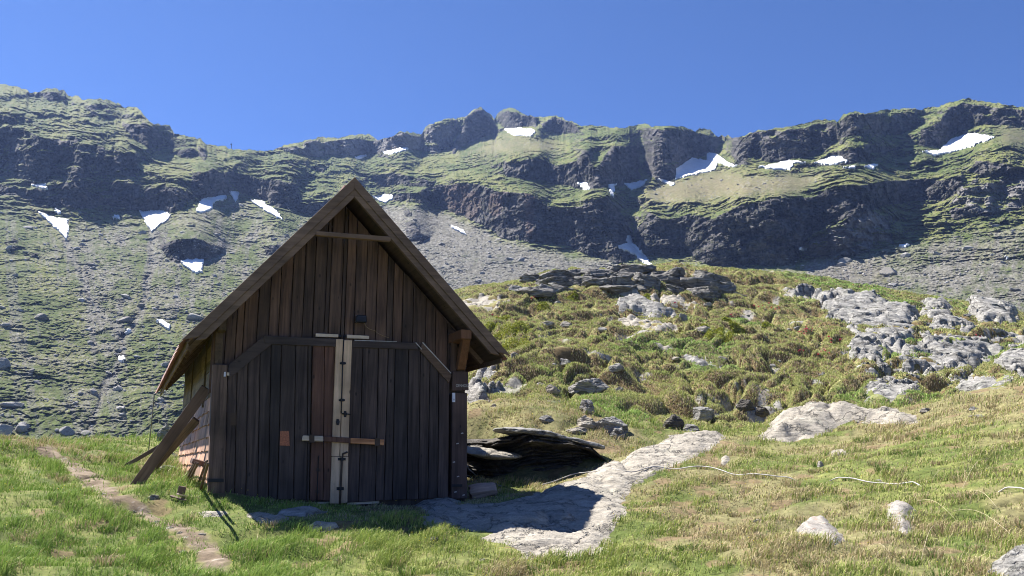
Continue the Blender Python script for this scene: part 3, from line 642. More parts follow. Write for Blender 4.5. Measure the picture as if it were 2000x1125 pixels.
# ------------------------------------------------------------------ haze
def haze():
    m = bpy.data.materials.new("haze"); m.use_nodes = True; t = m.node_tree
    t.nodes.remove(t.nodes["Principled BSDF"]); v = t.nodes.new("ShaderNodeVolumePrincipled")
    v.inputs['Density'].default_value = 0.00011; v.inputs['Color'].default_value = (0.34, 0.50, 1.0, 1); v.inputs['Anisotropy'].default_value = 0.3
    t.links.new(v.outputs[0], t.nodes["Material Output"].inputs['Volume'])
    lo, hi = np.full(3, 1e9), np.full(3, -1e9)
    for q in bpy.data.objects:
        if q.type == 'MESH' and q.parent is None:
            c = np.array([list(k) for k in q.bound_box]) + np.array(q.location); lo = np.minimum(lo, c.min(0)); hi = np.maximum(hi, c.max(0))
    print('EXTENT', lo, hi)
    b = MB(); b.box(lo[0] - 8, hi[0] + 8, lo[1] - 8, hi[1] + 8, lo[2] - 1, hi[2] + 6); o = b.build("haze", m); o['kind'] = 'stuff'; return o

# ------------------------------------------------------------------ rocks and path laid on the ground
PATCHES = []      # (world polygon, grass margin) where no grass grows
def px_poly_world(P, base=False):
    x, y = gpix([p[0] for p in P], [p[1] for p in P], base=base); return list(zip(x, y))
def densify(P, seg=14.0):
    out = []; n = len(P)
    for i in range(n):
        (x1, y1), (x2, y2) = P[i], P[(i + 1) % n]; k = max(1, int(math.hypot(x2 - x1, y2 - y1) / seg))
        out += [(lerp(x1, x2, j / k), lerp(y1, y2, j / k)) for j in range(k)]
    return out
def patch(name, P, mat, hgt, edge=0.25, rough=0.05, strata=0.0, jit=0.06, res=None, seed=0, margin=0.0, dip=(0.25, 0.15), cols=None, sink=0.06, grassy=0.0, lay=0.0, flat=0.0):
    """a rock or bare strip bedded in the ground: rises by hgt inside its outline and dives under the turf at its edge"""
    Wp = px_poly_world(densify(P)); xs = np.array([p[0] for p in Wp]); ys = np.array([p[1] for p in Wp])
    Y0 = ys.mean(); res = res or max(0.022, Y0 * 0.0017)
    m = 0.25 + res
    gx, gy = np.meshgrid(np.arange(xs.min() - m, xs.max() + m, res), np.arange(ys.min() - m, ys.max() + m, res * 1.2))
    jx = gx + jit * fbm(gx * 2.2, gy * 2.2, oct=4, seed=seed + 1) * 2; jy = gy + jit * fbm(gx * 2.2, gy * 2.2, oct=4, seed=seed + 2) * 2
    ins = inpoly(jx, jy, Wp); sd_ = polydist(jx, jy, Wp) * np.where(ins, 1, -1)
    z = gz(gx, gy)
    if flat: z = lerp(z, np.maximum(base_z(gx, gy) + 0.5 * vn(gx * 0.11, gy * 0.16, seed=14), z - 0.5), flat * ss(-0.05, 0.6, sd_))
    body = ss(-0.01, edge, sd_)
    big = 0.75 + 0.5 * fbm(gx * 0.9, gy * 0.9, oct=3, seed=seed + 3)
    nz = fbm(gx * 3.1, gy * 3.1, oct=5, seed=seed + 4, gain=0.6)
    bill = fbm(gx * 1.6, gy * 1.6, oct=4, seed=seed + 5, billow=True)
    hz = hgt * body * big + rough * (nz + 0.8 * bill) * ss(0.0, edge * 0.6, sd_)
    if strata:
        ph = (hz + dip[0] * gx + dip[1] * gy + 0.08 * nz) / strata
        fr = ph - np.floor(ph); hz = hz + strata * (ss(0.25, 0.95, fr) - fr) * ss(0.0, edge * 0.5, sd_)
    zz = z + hz - sink * ss(0.02, -0.06, sd_) - 0.012 * (sd_ < 0.02)
    zz = np.where(sd_ < 0, z - sink * ss(0.0, -0.08, sd_) - 0.004, zz)
    if grassy:
        hole = ss(-0.02, 0.10, fbm(gx * 0.9, gy * 1.3, oct=4, seed=seed + 7) - grassy); zz = lerp(zz, z - 0.10, hole * ss(-0.05, 0.1, sd_))
    if lay:        # bedding planes step out of the faces
        q = (zz + dip[0] * gx * 0.5) / 0.16 + 0.5 * nz; s0 = np.floor(q); f0 = ss(0.7, 1.0, q - s0)
        off = lerp(vn(s0 * 7.3, gx * 0.7, seed=seed + 8), vn((s0 + 1) * 7.3, gx * 0.7, seed=seed + 8), f0); gy = gy - lay * off * ss(0.0, 0.15, sd_)
    keep = (sd_ > -0.12); kf = keep[:-1, :-1] & keep[1:, 1:] & keep[:-1, 1:] & keep[1:, :-1]
    V = np.stack([gx, gy, zz], -1).reshape(-1, 3); Fq = grid_faces(*gx.shape, kf)
    if len(Fq) == 0: return None
    cc = cols(gx, gy, sd_, nz).reshape(-1, 3) if cols else np.full((V.shape[0], 3), 0.3)
    cen = np.array([gx[keep].mean(), gy[keep].mean(), zz[keep].min()])
    Vc, Fc, cc = compact(V - cen, Fq, cc)
    o = mesh_obj(name, Vc, Fc, mat, smooth=True, cols=cc); o.location = cen
    PATCHES.append((Wp, seed, grassy)); return o
def boulder(px, py, wpx, hpx, mat, label, seed, dpx=None, tilt=0.0, yaw=0.0, cuts=9, strata=0.05, name="boulder", cat="boulder", group=None, sub=5, sink=0.18, rough=0.05, cz=(0.45, 0.85), loc=None):
    """px,py: middle of the foot in the photograph; wpx,hpx: its width and height there"""
    if loc is None: x, y = gpix([px], [py]); x, y = float(x[0]), float(y[0])
    else: x, y = loc
    k = y / 1735.0; sx, sz = wpx * k / 2, hpx * k; sy = (dpx or wpx * 0.8) * k / 2
    y = y + sy * 0.6
    rng = np.random.default_rng(seed); v, f = ico(sub)
    cn = rng.normal(size=(cuts, 3)); cn[:, 2] = np.abs(cn[:, 2]) * 0.8; cn /= np.linalg.norm(cn, axis=1, keepdims=True); hh = rng.uniform(cz[0], cz[1], cuts)
    d = v @ cn.T; rr = np.minimum(np.where(d > 0.02, hh / np.maximum(d, 0.02), 9).min(1), 1.0)
    q = v * rr[:, None]; q = q / np.abs(q).max(0)
    s = np.array([sx, sy, sz * 0.62]); q = q * s
    sc = 1.0 / max(sx, 0.05)
    dn = fbm(q[:, 0] * 1.8 * sc + seed, q[:, 1] * 1.8 * sc, q[:, 2] * 5 * sc, oct=5, seed=seed, gain=0.6) * rough * 1.6 * min(sx, 1.0) / 0.5
    lay = (q[:, 2] + 0.18 * q[:, 0] + 0.1 * dn) / max(strata, 1e-3); fr = np.abs((lay - np.floor(lay)) - 0.5) * 2
    dn = dn + (fr > 0.82) * -0.018 * min(1, sx / 0.4) * (strata > 0)
    nv = v / np.linalg.norm(v, axis=1, keepdims=True); q = q + nv * dn[:, None]
    c, s_ = math.cos(tilt), math.sin(tilt); q = np.stack([q[:, 0] * c + q[:, 2] * s_, q[:, 1], -q[:, 0] * s_ + q[:, 2] * c], -1)
    c, s_ = math.cos(yaw), math.sin(yaw); q = np.stack([q[:, 0] * c - q[:, 1] * s_, q[:, 0] * s_ + q[:, 1] * c, q[:, 2]], -1)
    g = float(gz(np.array([x]), np.array([y - sy * 0.5]))[0])
    q[:, 2] += sz * (0.5 - sink)
    o = mesh_obj(name, q, f, mat, smooth=False); o.location = (x, y, g)
    tag(o, label, cat, group)
    PATCHES.append(([(x - sx * .8, y - sy * .8), (x + sx * .8, y - sy * .8), (x + sx * .8, y + sy * .8), (x - sx * .8, y + sy * .8)], 0, False))
    return o

def lay_rocks():
    sl, rk, dk = M['slab'], M['rock'], M['rock_dark']
    def P(lab, poly, mat=sl, hgt=0.1, cat="rock slab", name="rock_slab", seed=1, group=None, **kw):
        o = patch(name, poly, mat, hgt, seed=seed, **kw)
        if o: tag(o, lab, cat, group)
    P("long pale bedrock slab winding from the hut's shadow up towards the grassy knoll", [(815,1008),(850,988),(960,985),(1060,957),(1130,938),(1160,915),(1215,900),(1235,880),(1290,862),(1340,843),(1400,842),(1425,850),(1400,870),(1380,885),(1330,905),(1290,925),(1250,945),(1225,975),(1225,1005),(1200,1040),(1185,1082),(1120,1094),(1010,1092),(995,1065),(920,1050),(950,1040),(900,1035),(840,1030)],
      hgt=0.075, edge=0.3, rough=0.022, seed=100, strata=0.035, dip=(0.05, 0.12), cat="bedrock slab", name="bedrock_slab")
    P("broad pale rounded slab bulging from the grass right of the dark boulders", [(1480,852),(1495,835),(1510,822),(1550,806),(1610,793),(1660,790),(1700,800),(1740,795),(1790,814),(1802,826),(1770,829),(1700,828),(1670,824),(1640,837),(1590,857),(1540,864),(1500,860)], hgt=0.30, edge=0.6, rough=0.05, seed=110, strata=0.06)
    P("pale wedge-shaped stone with rusty lichen in the lower right grass", [(1550,1038),(1562,1027),(1580,1020),(1615,1018),(1650,1045),(1665,1060),(1640,1068),(1600,1057),(1565,1052)], M['rock_rust'], hgt=0.11, edge=0.14, rough=0.02, seed=120, cat="stone", name="flat_stone", jit=0.03)
    P("upright oval pale stone with a dark hole in the lower right grass", [(1730,985),(1765,985),(1793,1000),(1793,1030),(1780,1052),(1745,1032),(1728,1010)], M['rock_rust'], hgt=0.10, edge=0.14, rough=0.02, seed=125, cat="stone", name="flat_stone", jit=0.03)
    P("layered grey rock cut off by the photo's lower right corner", [(1912,1116),(1942,1092),(1978,1081),(2040,1070),(2080,1120),(2050,1150),(1980,1140),(1935,1122)], rk, hgt=0.14, edge=0.16, rough=0.05, strata=0.05, seed=130, cat="rock", name="layered_rock", jit=0.04)
    P("small flat pale stone above the two big stones of the lower right", [(1612,890),(1630,878),(1655,878),(1658,886),(1630,894)], hgt=0.05, edge=0.1, seed=135, rough=0.01, cat="stone", name="flat_stone", jit=0.02)
    P("flat pale stone at the left edge of the grass shelf below the rounded slab", [(1405,905),(1410,893),(1425,890),(1428,900),(1415,910)], hgt=0.05, edge=0.1, seed=137, rough=0.01, cat="stone", name="flat_stone", jit=0.02)
    P("pale rubbly bedrock strip in the grass left of the hut's front shadow", [(470,1003),(500,1000),(545,1005),(565,1015),(540,1025),(500,1022)], hgt=0.06, edge=0.12, rough=0.03, seed=140, jit=0.05)
    P("pale flat bedrock patch at the lower edge of the hut's shadow", [(595,1030),(620,1020),(660,1021),(670,1030),(640,1038),(600,1038)], hgt=0.06, edge=0.1, rough=0.03, seed=145, jit=0.04)
    P("pale stony strip right of the trail near its lower end", [(385,1000),(410,996),(440,1002),(435,1012),(400,1012)], hgt=0.04, edge=0.1, rough=0.03, seed=147, jit=0.05)
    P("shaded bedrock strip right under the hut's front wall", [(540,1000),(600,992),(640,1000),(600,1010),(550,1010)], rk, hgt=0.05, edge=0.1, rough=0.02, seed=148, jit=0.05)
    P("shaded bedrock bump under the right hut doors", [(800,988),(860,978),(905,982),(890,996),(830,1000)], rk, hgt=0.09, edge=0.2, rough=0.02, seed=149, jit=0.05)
    # outcrops on the knoll
    crag("dark layered crag just under the crest of the grassy knoll", [(1018,566),(1030,548),(1060,536),(1120,535),(1150,547),(1170,531),(1250,526),(1310,538),(1330,551),(1415,552),(1435,562),(1425,574),(1370,579),(1330,577),(1250,572),(1180,569),(1140,572),(1100,578),(1050,578)], 42, 201)
    P("flat pale rock sheet on the knoll's left shoulder beside the roof", [(885,590),(930,580),(985,577),(992,590),(965,606),(910,602)], hgt=0.14, edge=0.4, rough=0.10, strata=0.12, flat=0.85, seed=205, cat="rock outcrop", name="rock_outcrop", jit=0.2)
    P("pale smooth ledge along the foot of the knoll's dark crag", [(1175,563),(1230,568),(1290,580),(1370,592),(1372,602),(1330,603),(1260,586),(1180,573)], hgt=0.11, edge=0.3, rough=0.08, flat=0.85, seed=210, strata=0.1, cat="rock ledge", name="rock_ledge", jit=0.2)
    P("upper grey striped slab on the middle of the knoll", [(1198,592),(1230,586),(1268,592),(1325,610),(1322,621),(1290,618),(1240,611),(1205,604)], rk, hgt=0.32, edge=0.3, rough=0.12, strata=0.14, flat=0.85, seed=215, jit=0.12)
    P("lower smooth grey slab on the middle of the knoll", [(1200,627),(1240,621),(1300,630),(1330,641),(1320,649),(1270,646),(1230,641)], sl, hgt=0.24, edge=0.3, rough=0.06, strata=0.1, flat=0.85, seed=220, jit=0.1)
    A = "rock outcrop"
    for lab, poly, h, s in (
      ("upper left cracked face of the big grey outcrop on the right knoll", [(1585,582),(1620,573),(1700,578),(1735,600),(1790,622),(1795,650),(1760,682),(1735,687),(1690,662),(1640,640),(1618,612)], 0.55, 230),
      ("lower left cracked face of the big grey outcrop on the right knoll", [(1648,662),(1700,664),(1737,690),(1720,702),(1742,722),(1700,738),(1668,702)], 0.5, 235),
      ("middle sloping face of the big grey outcrop on the right knoll", [(1798,600),(1870,622),(1925,650),(1942,690),(1900,722),(1850,737),(1775,732),(1745,700),(1800,668),(1812,632)], 0.42, 240),
      ("rounded grey outcrop close to the right edge under the crest", [(1895,592),(1940,578),(1983,600),(1980,630),(1920,637),(1898,615)], 0.5, 245),
      ("grey outcrop running out of the photo's right edge", [(1945,682),(2000,668),(2070,680),(2070,742),(1985,738),(1955,712)], 0.4, 250),
      ("broken grey rocks at the foot of the right outcrop", [(1678,762),(1720,737),(1800,740),(1802,765),(1760,787),(1700,782)], 0.35, 255),
      ("low grey rocks between the right outcrop and the near meadow", [(1868,740),(1920,733),(1962,735),(1967,760),(1900,777),(1868,766)], 0.3, 260),
      ("small grey rocks peeping out above the big right outcrop", [(1800,590),(1850,588),(1862,606),(1810,604)], 0.25, 262),
      ("low grey ribs left of the big right outcrop", [(1540,572),(1580,566),(1600,578),(1560,586)], 0.3, 263),
      ("narrow grey rib in the turf of the right outcrop", [(1910,655),(1990,645),(2010,660),(1950,675)], 0.3, 264)):
        P(lab, poly, rk, hgt=h * 0.8, edge=0.35, rough=0.035, strata=0.09, lay=0.10, grassy=0.14, flat=0.75, seed=s, cat=A, name="rock_outcrop", jit=0.25, dip=(0.5, 0.3))
    P("jagged pale outcrop seen between the hut's right eave and the knoll", [(900,790),(905,762),(925,738),(950,726),(968,724),(985,742),(978,765),(950,782),(915,792)], rk, hgt=0.4, edge=0.3, rough=0.07, strata=0.07, lay=0.12, grassy=0.25, seed=270, cat=A, name="rock_outcrop", jit=0.15)
    P("rubbly rocks spilling below the middle of the knoll", [(1325,692),(1370,699),(1412,714),(1402,723),(1350,711)], rk, hgt=0.17, edge=0.2, rough=0.14, strata=0.1, flat=0.85, seed=275, cat="rocks", name="rubble_rock", jit=0.15)
    P("pale flat stone left of the rubbly rocks on the knoll", [(1270,668),(1310,672),(1325,686),(1290,684)], sl, hgt=0.11, edge=0.2, rough=0.06, flat=0.85, seed=277, cat="stone", name="flat_stone", jit=0.1)
    B = lambda *a, **k: boulder(*a, **k)
    B(1147, 770, 88, 30, rk, "long pale-topped boulder in the grass right of the hut's wall", 301, strata=0.06, tilt=-0.12)
    B(1197, 850, 82, 54, rk, "large speckled boulder leaning over the others right of the dark ledge", 302, strata=0.05, tilt=0.3, dpx=60)
    B(1203, 856, 46, 26, rk, "small dark boulder tucked under the large speckled one", 303, dpx=30, tilt=-0.3)
    B(1143, 835, 50, 28, sl, "pale angular boulder left of the large speckled one", 304, dpx=40)
    B(1128, 846, 46, 18, sl, "low bluish-white boulder at the tip of the dark ledge", 305, dpx=30)
    B(1145, 808, 36, 30, rk, "brown pointed boulder half sunk in a tussock above the speckled one", 306)
    B(1070, 824, 34, 16, rk, "small grey boulder lying on the turf above the dark ledge", 307)
    B(1100, 712, 44, 16, rk, "small grey boulder on the lower knoll, left one of two", 308, tilt=.1)
    B(1200, 728, 42, 18, rk, "tilted grey boulder on the lower knoll, right one of two", 309, tilt=-0.2)
    B(1055, 752, 24, 14, sl, "pale pebble-like boulder left of the long pale-topped one", 310)
    B(1081, 768, 30, 20, sl, "pale crumbly boulder touching the long pale-topped one's left end", 311)
    B(1335, 632, 24, 26, rk, "pointed grey stone standing at the end of the knoll slabs", 312, dpx=14)
    B(1380, 650, 46, 18, sl, "flat pale boulder set in brown tussocks on the middle knoll", 313)
    B(1068, 636, 36, 14, sl, "flat light stone on the left knoll, lower one of two", 314)
    B(1110, 640, 34, 14, sl, "flat light stone on the left knoll, right one of two", 315)
    B(1068, 572, 60, 26, rk, "grey block leaning on the left end of the knoll's dark crag", 316)
    B(1010, 570, 36, 18, rk, "small block left of the knoll's dark crag", 317)
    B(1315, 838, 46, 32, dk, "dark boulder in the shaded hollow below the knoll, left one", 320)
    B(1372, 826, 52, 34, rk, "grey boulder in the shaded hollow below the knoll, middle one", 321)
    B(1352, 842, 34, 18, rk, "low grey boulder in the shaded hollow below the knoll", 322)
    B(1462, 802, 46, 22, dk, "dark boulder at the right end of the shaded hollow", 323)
    B(1490, 818, 30, 22, dk, "dark small boulder just above the broad rounded slab", 324)
    B(1810, 805, 28, 10, sl, "small grey stone right of the broad rounded slab", 325)
    B(1905, 800, 26, 7, rk, "thin grey stone far right above the meadow", 326)
    B(1915, 815, 34, 8, rk, "low grey stone far right in the meadow grass", 327)
    B(1603, 912, 16, 12, M['rock_rust'], "small brownish round stone in the right meadow", 328, strata=0)
    B(1720, 946, 22, 12, rk, "small tilted grey stone beside the white hose's second stretch", 329, tilt=-0.3)
    B(1484, 1020, 24, 8, sl, "small flat white stone in the lower right grass", 330)
    B(1008, 1032, 14, 14, sl, "fist-sized pale stone lying on the bedrock slab's shadow edge", 331)
    B(846, 1056, 20, 9, sl, "small pale stone in the grass below the hut's shadow", 332)
    B(943, 1097, 20, 6, sl, "small flat stone near the bottom centre of the grass", 333)
    B(1183, 912, 14, 10, sl, "tiny grey stone on the turf by the slab's upper bend", 334)
    B(965, 795, 16, 7, sl, "little white stone below the jagged outcrop by the hut", 335)
    for k, (x_, y_, w_, h_, lab) in enumerate(((197,968,14,6,"little white stone on the trail's left edge"),(272,1012,20,6,"flat pale stone in the middle of the trail"),(305,1023,26,6,"pair-like flat pale stone low on the trail, upper one"),(331,1034,26,6,"broad flat pale stone low on the trail, lower one"),(350,1043,14,6,"small pale stone right of the broad trail stone"),(355,1080,20,6,"flat stone left of the bottom end of the trail"),(296,975,22,9,"pale splintered stone in the grass between trail and prop planks"),(260,1000,16,5,"small stone at the trail's right edge"),(395,1046,18,6,"small stone in the turf right of the trail"))):
        B(x_, y_, w_, h_, sl, lab, 340 + k, strata=0)
    rg = np.random.default_rng(33); k = 0
    while k < 46:
        x_, y_ = rg.uniform(960, 1980), rg.uniform(548, 815)
        if y_ < np.interp(x_, [880, 1150, 1600, 2000], [600, 545, 570, 625]) or (x_ > 1450 and y_ > 780) or (x_ > 1620 and y_ > 740) or (x_ < 1200 and y_ > 780): continue
        w_ = 9 + 16 * rg.random() ** 2; B(x_, y_, w_, w_ * rg.uniform(.35, .6), (sl, rk)[k % 2], "small grey stone half buried in the knoll's turf", 800 + k, strata=0, name="stone", cat="stone", group="small half buried stones on the knoll", sub=3); k += 1
    B(317, 921, 46, 14, sl, "low white stone beside the hut's shingled side wall", 350, loc=tuple(float(v[0]) for v in gpix([318], [921])))
    B(322, 862, 40, 42, rk, "pale jagged rock behind the far corner of the hut", 351)
    B(330, 895, 30, 16, rk, "grey stone at the foot of the hut's side wall", 352)

def crag(label, poly, n, seed):
    """a low rock face of stacked, tilted beds"""
    rng = np.random.default_rng(seed); v, f = ico(4); Vs, Fs = [], []; k = 0
    xs = [p[0] for p in poly]; ys = [p[1] for p in poly]; pts = []
    while len(pts) < n:
        a, b = rng.uniform(min(xs), max(xs)), rng.uniform(min(ys), max(ys))
        if inpoly(np.array([a]), np.array([b]), poly)[0] and all(abs(a - q[0]) + 2 * abs(b - q[1]) > 14 for q in pts[-40:]): pts.append((a, b))
    gx_, gy_ = gpix([p[0] for p in pts], [p[1] for p in pts]); gz_ = gz(gx_, gy_)
    for x, y, z in zip(gx_, gy_, gz_ - 0.06):
        lv = 1 + (rng.random() < 0.25); zz = z - 0.12; cx = x; cy = y
        for l in range(lv):
            s = np.array([rng.uniform(0.5, 1.3), rng.uniform(0.4, 0.8), rng.uniform(0.15, 0.32)])
            cn = rng.normal(size=(7, 3)); cn[:, 2] *= 0.5; cn /= np.linalg.norm(cn, axis=1, keepdims=True); hh = rng.uniform(0.55, 0.85, 7)
            d = v @ cn.T; rr = np.minimum(np.where(d > 0.02, hh / np.maximum(d, 0.02), 9).min(1), 1.0)
            q = v * rr[:, None]; q[:, 2] = np.sign(q[:, 2]) * np.minimum(np.abs(q[:, 2]), 0.55) / 0.55; q = q * s
            q += v * (0.10 * fbm(q[:, 0] * 3 + k, q[:, 1] * 3, q[:, 2] * 14, oct=4, seed=seed + 5, gain=0.6))[:, None]
            th = rng.uniform(-0.5, 0.5); c, s_ = math.cos(th), math.sin(th); q = np.stack([q[:, 0] * c - q[:, 1] * s_, q[:, 0] * s_ + q[:, 1] * c, q[:, 2]], -1)
            q[:, 2] += q[:, 0] * rng.uniform(-0.3, 0.12) + q[:, 1] * rng.uniform(-0.1, 0.3)
            Vs.append(q + np.array([cx, cy, zz + s[2] * 0.8])); Fs.append(f + k); k += len(v)
            zz += s[2] * 1.35; cx += rng.uniform(-0.25, 0.25); cy += rng.uniform(0.0, 0.35)
    V = np.concatenate(Vs); cen = V.mean(0); o = mesh_obj("rock_outcrop", V - cen, np.concatenate(Fs), M['rock_mid'], smooth=False); o.location = cen
    tag(o, label, "rock outcrop"); return o
def ledge():
    """dark overhanging schist ledge right of the hut"""
    tx = [880, 905, 960, 1000, 1040, 1080, 1120, 1150, 1185, 1200]; ty = [862, 858, 857, 850, 842, 849, 858, 868, 900, 905]
    by = [915, 918, 932, 945, 945, 940, 925, 918, 912, 910]; yb = [17.6, 17.0, 16.5, 16.2, 16.0, 15.9, 15.9, 16.0, 16.2, 16.4]
    nu, nv_ = 260, 130
    px = np.linspace(880, 1200, nu)[None, :]; t = np.linspace(0, 1, nv_)[:, None]
    T = np.interp(px, tx, ty); Bt = np.interp(px, tx, by); Y0 = np.interp(px, tx, yb)
    py = lerp(T, Bt + 12, t) + 0 * px; t2 = t + 0 * px
    fade = ss(880, 900, px) * ss(1200, 1160, px)
    wob = 0.12 * vn(px / 40, t2 * 2, seed=401)
    prof = 0.34 * ss(0.0, 0.16, t2 + wob) - 0.18 * ss(0.16, 0.2, t2) * ss(0.42, 0.36, t2)        # cap sticks out, recess under it
    rec = 0.55 * ss(0.14, 0.26, t2 + wob * .5) * (1 - 0.65 * ss(0.45, 0.52, t2) * ss(1030, 960, px)) * ss(1.02, 0.75, t2) 
    lay = (t2 * 14 + 0.028 * (px - 900) * 0.45 + 0.9 * fbm(px / 45, t2 * 4, oct=3, seed=402)); fr = lay - np.floor(lay)
    st = 0.13 * (ss(0.1, 0.5, fr) - ss(0.75, 1.0, fr)) + 0.22 * vn(np.floor(lay) * 3.1, px / 60, seed=403)
    D = -0.34 * (1 - ss(0.0, 0.05, t2)) * -1 + rec - st * 0.8 + 0.12 * fbm(px / 14, t2 * 9, oct=3, seed=404)
    Y = Y0 + D * fade + 0.25 * (1 - fade)
    X, Yw, Z = unp(px + 0 * t, py, Y)
    # top turns back under the turf
    k = 12; back = []
    for i in range(k, 0, -1):
        f_ = i / k; back.append(np.stack([X[0], Yw[0] + f_ * 1.1, Z[0] - 0.14 * f_ - 0.25 * f_ * f_], -1))
    V = np.concatenate([np.stack(back), np.stack([X, Yw, Z], -1)], 0)
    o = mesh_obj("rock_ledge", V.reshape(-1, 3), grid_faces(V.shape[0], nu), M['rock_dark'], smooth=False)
    tag(o, "dark overhanging layered ledge in shade right of the hut's corner post", "rock ledge")
    px0, py0 = [905, 1190], [900, 900]
    x, y, _ = unp(np.array([890, 1185, 1160, 1100, 1000, 890]), np.array([930, 915, 880, 870, 870, 880]), np.array([16.2, 15.9, 17.0, 16.8, 17.2, 17.6])); PATCHES.append((list(zip(x, y)), 0, False))
    v, f = ico(5); rng = np.random.default_rng(77)
    xs_, ys_, zs_ = [float(q) for q in unp(950, 884, 16.25)]
    q = v * np.array([0.62, 0.5, 0.07]); q[:, 2] += -0.10 * q[:, 0] + 0.12 * q[:, 1]; q += v * (0.07 * fbm(q[:, 0] * 3, q[:, 1] * 3, q[:, 2] * 14, oct=4, seed=407))[:, None]
    s = mesh_obj("shelf_slab", q, f, M['slab'], smooth=False); s.location = (xs_, ys_, zs_); tag(s, "narrow sunlit stone shelf sticking out of the dark ledge beside the hut post", "rock slab")
    c0 = np.array(unp(1072, 851, 16.45)); q = v * np.array([1.05, 0.65, 0.07]); q[:, 2] = np.sign(v[:, 2]) * np.abs(v[:, 2]) ** 0.5 * 0.07 * (1.1 - 0.5 * np.abs(v[:, 0]))
    q[:, 2] += -0.17 * q[:, 0] - 0.06 * q[:, 0] ** 2; q += (v * (0.09 * fbm(q[:, 0] * 3, q[:, 1] * 3, q[:, 2] * 12, oct=4, seed=405))[:, None])
    s = mesh_obj("capstone", q, f, M['rock'], smooth=False); s.location = c0
    tag(s, "long thin capstone slab tilting right over the dark ledge", "rock slab")

def path_cols(gx, gy, sd_, nz):
    j = fbm(gx * 5, gy * 5, oct=4, seed=501); c = lerp(np.array([0.13, 0.098, 0.068]), np.array([0.215, 0.170, 0.125]), ss(-0.4, 0.5, j + 0.4 * nz)[..., None])
    c = lerp(c, np.array([0.36, 0.33, 0.29]), (ss(0.55, 0.62, fbm(gx * 9, gy * 9, oct=3, seed=502)) * 0.7)[..., None]); return lerp(c, np.array([0.15, 0.16, 0.05]), ss(0.12, -0.02, sd_ + 0.12 * nz)[..., None])
PATH_PX = [(58,874),(105,872),(130,893),(165,913),(215,938),(242,960),(300,996),(352,1015),(400,1036),(440,1070),(475,1130),(380,1130),(370,1090),(345,1060),(310,1036),(270,1012),(215,993),(180,965),(150,940),(122,915),(92,897),(64,886)]

# ------------------------------------------------------------------ ground sheet
def ground_cols(x, y, z, r, slope_v, hm):
    j1 = fbm(x * 1.7, y * 1.7, oct=4, seed=601); j2 = fbm(x * 0.35, y * 0.35, oct=3, seed=602); j3 = fbm(x * 9, y * 9, oct=3, seed=603)
    near = lerp(np.array([0.085, 0.11, 0.028]), np.array([0.165, 0.175, 0.055]), ss(-0.5, 0.5, j1 + 0.5 * j3)[..., None])
    dry = np.array([0.20, 0.165, 0.095]); az = np.arctan2(x, y)
    d = ss(0.05, 0.5, j2 + 0.6 * j1 + 0.25 * ss(0.0, 0.3, az))
    near = lerp(near, dry, (0.6 * d)[..., None])
    soil = ss(0.30, 0.45, fbm(x * 2.6, y * 2.6, oct=3, seed=604) + 0.2 * j2); near = lerp(near, np.array([0.17, 0.115, 0.07]), (0.7 * soil)[..., None])
    hill = lerp(np.array([0.115, 0.125, 0.042]), np.array([0.23, 0.215, 0.095]), ss(-0.5, 0.45, j1 + 0.4 * j3)[..., None])
    hill = lerp(hill, np.array([0.13, 0.085, 0.045]), ss(0.30, 0.65, slope_v)[..., None] * 0.85)
    g = ss(0.15, 0.45, fbm(x * 0.22, y * 0.22, oct=3, seed=605)); hill = lerp(hill, np.array([0.11, 0.17, 0.04]), (0.5 * g)[..., None])
    rk = ss(0.58, 0.68, fbm(x * 0.8, y * 1.1, oct=5, seed=606) + 0.25 * slope_v)
    hill = lerp(hill, np.array([0.26, 0.25, 0.23]), (rk * 0.9)[..., None])
    c = lerp(near, hill, hm[..., None])
    return lerp(c, np.array([0.10, 0.11, 0.04]), ss(60, 120, r)[..., None]), rk
def build_ground():
    fine = np.linspace(-0.66, 0.66, 1050); coarse = np.linspace(0.66, 2 * math.pi - 0.66, 90)[1:-1]
    az = np.concatenate([fine, coarse, [2 * math.pi - 0.66]])
    r = np.concatenate([np.linspace(0.02, 6.6, 30)[:-1], np.exp(np.linspace(math.log(6.6), math.log(62), 620)), np.exp(np.linspace(math.log(62), math.log(190), 60))[1:], [260, 400, 700, 1000]])
    R, A = np.meshgrid(r, az, indexing='ij'); X, Y = R * np.sin(A), R * np.cos(A)
    Z = gz(X, Y); Z = np.where(R > 250, -12 - (R - 250) * 0.01, Z)
    V = np.stack([X, Y, Z], -1)
    du = np.gradient(V, axis=1); dv = np.gradient(V, axis=0); n = np.cross(du, dv); n /= np.linalg.norm(n, axis=-1, keepdims=True) + 1e-9; n *= np.sign(n[..., 2:3] + 1e-9)
    facing = -(n[..., 0] * np.sin(A) + n[..., 1] * np.cos(A))       # how far the turf falls away towards the hollow
    hm = hill_mask(X, Y); col, rk = ground_cols(X, Y, Z, R, facing, hm)
    o = mesh_obj("ground", V.reshape(-1, 3), grid_faces(*R.shape)[:, ::-1], M['ground'], smooth=True, cols=col.reshape(-1, 3))
    tag(o, "hummocky alpine turf round the hut and up the knoll", kind="structure")

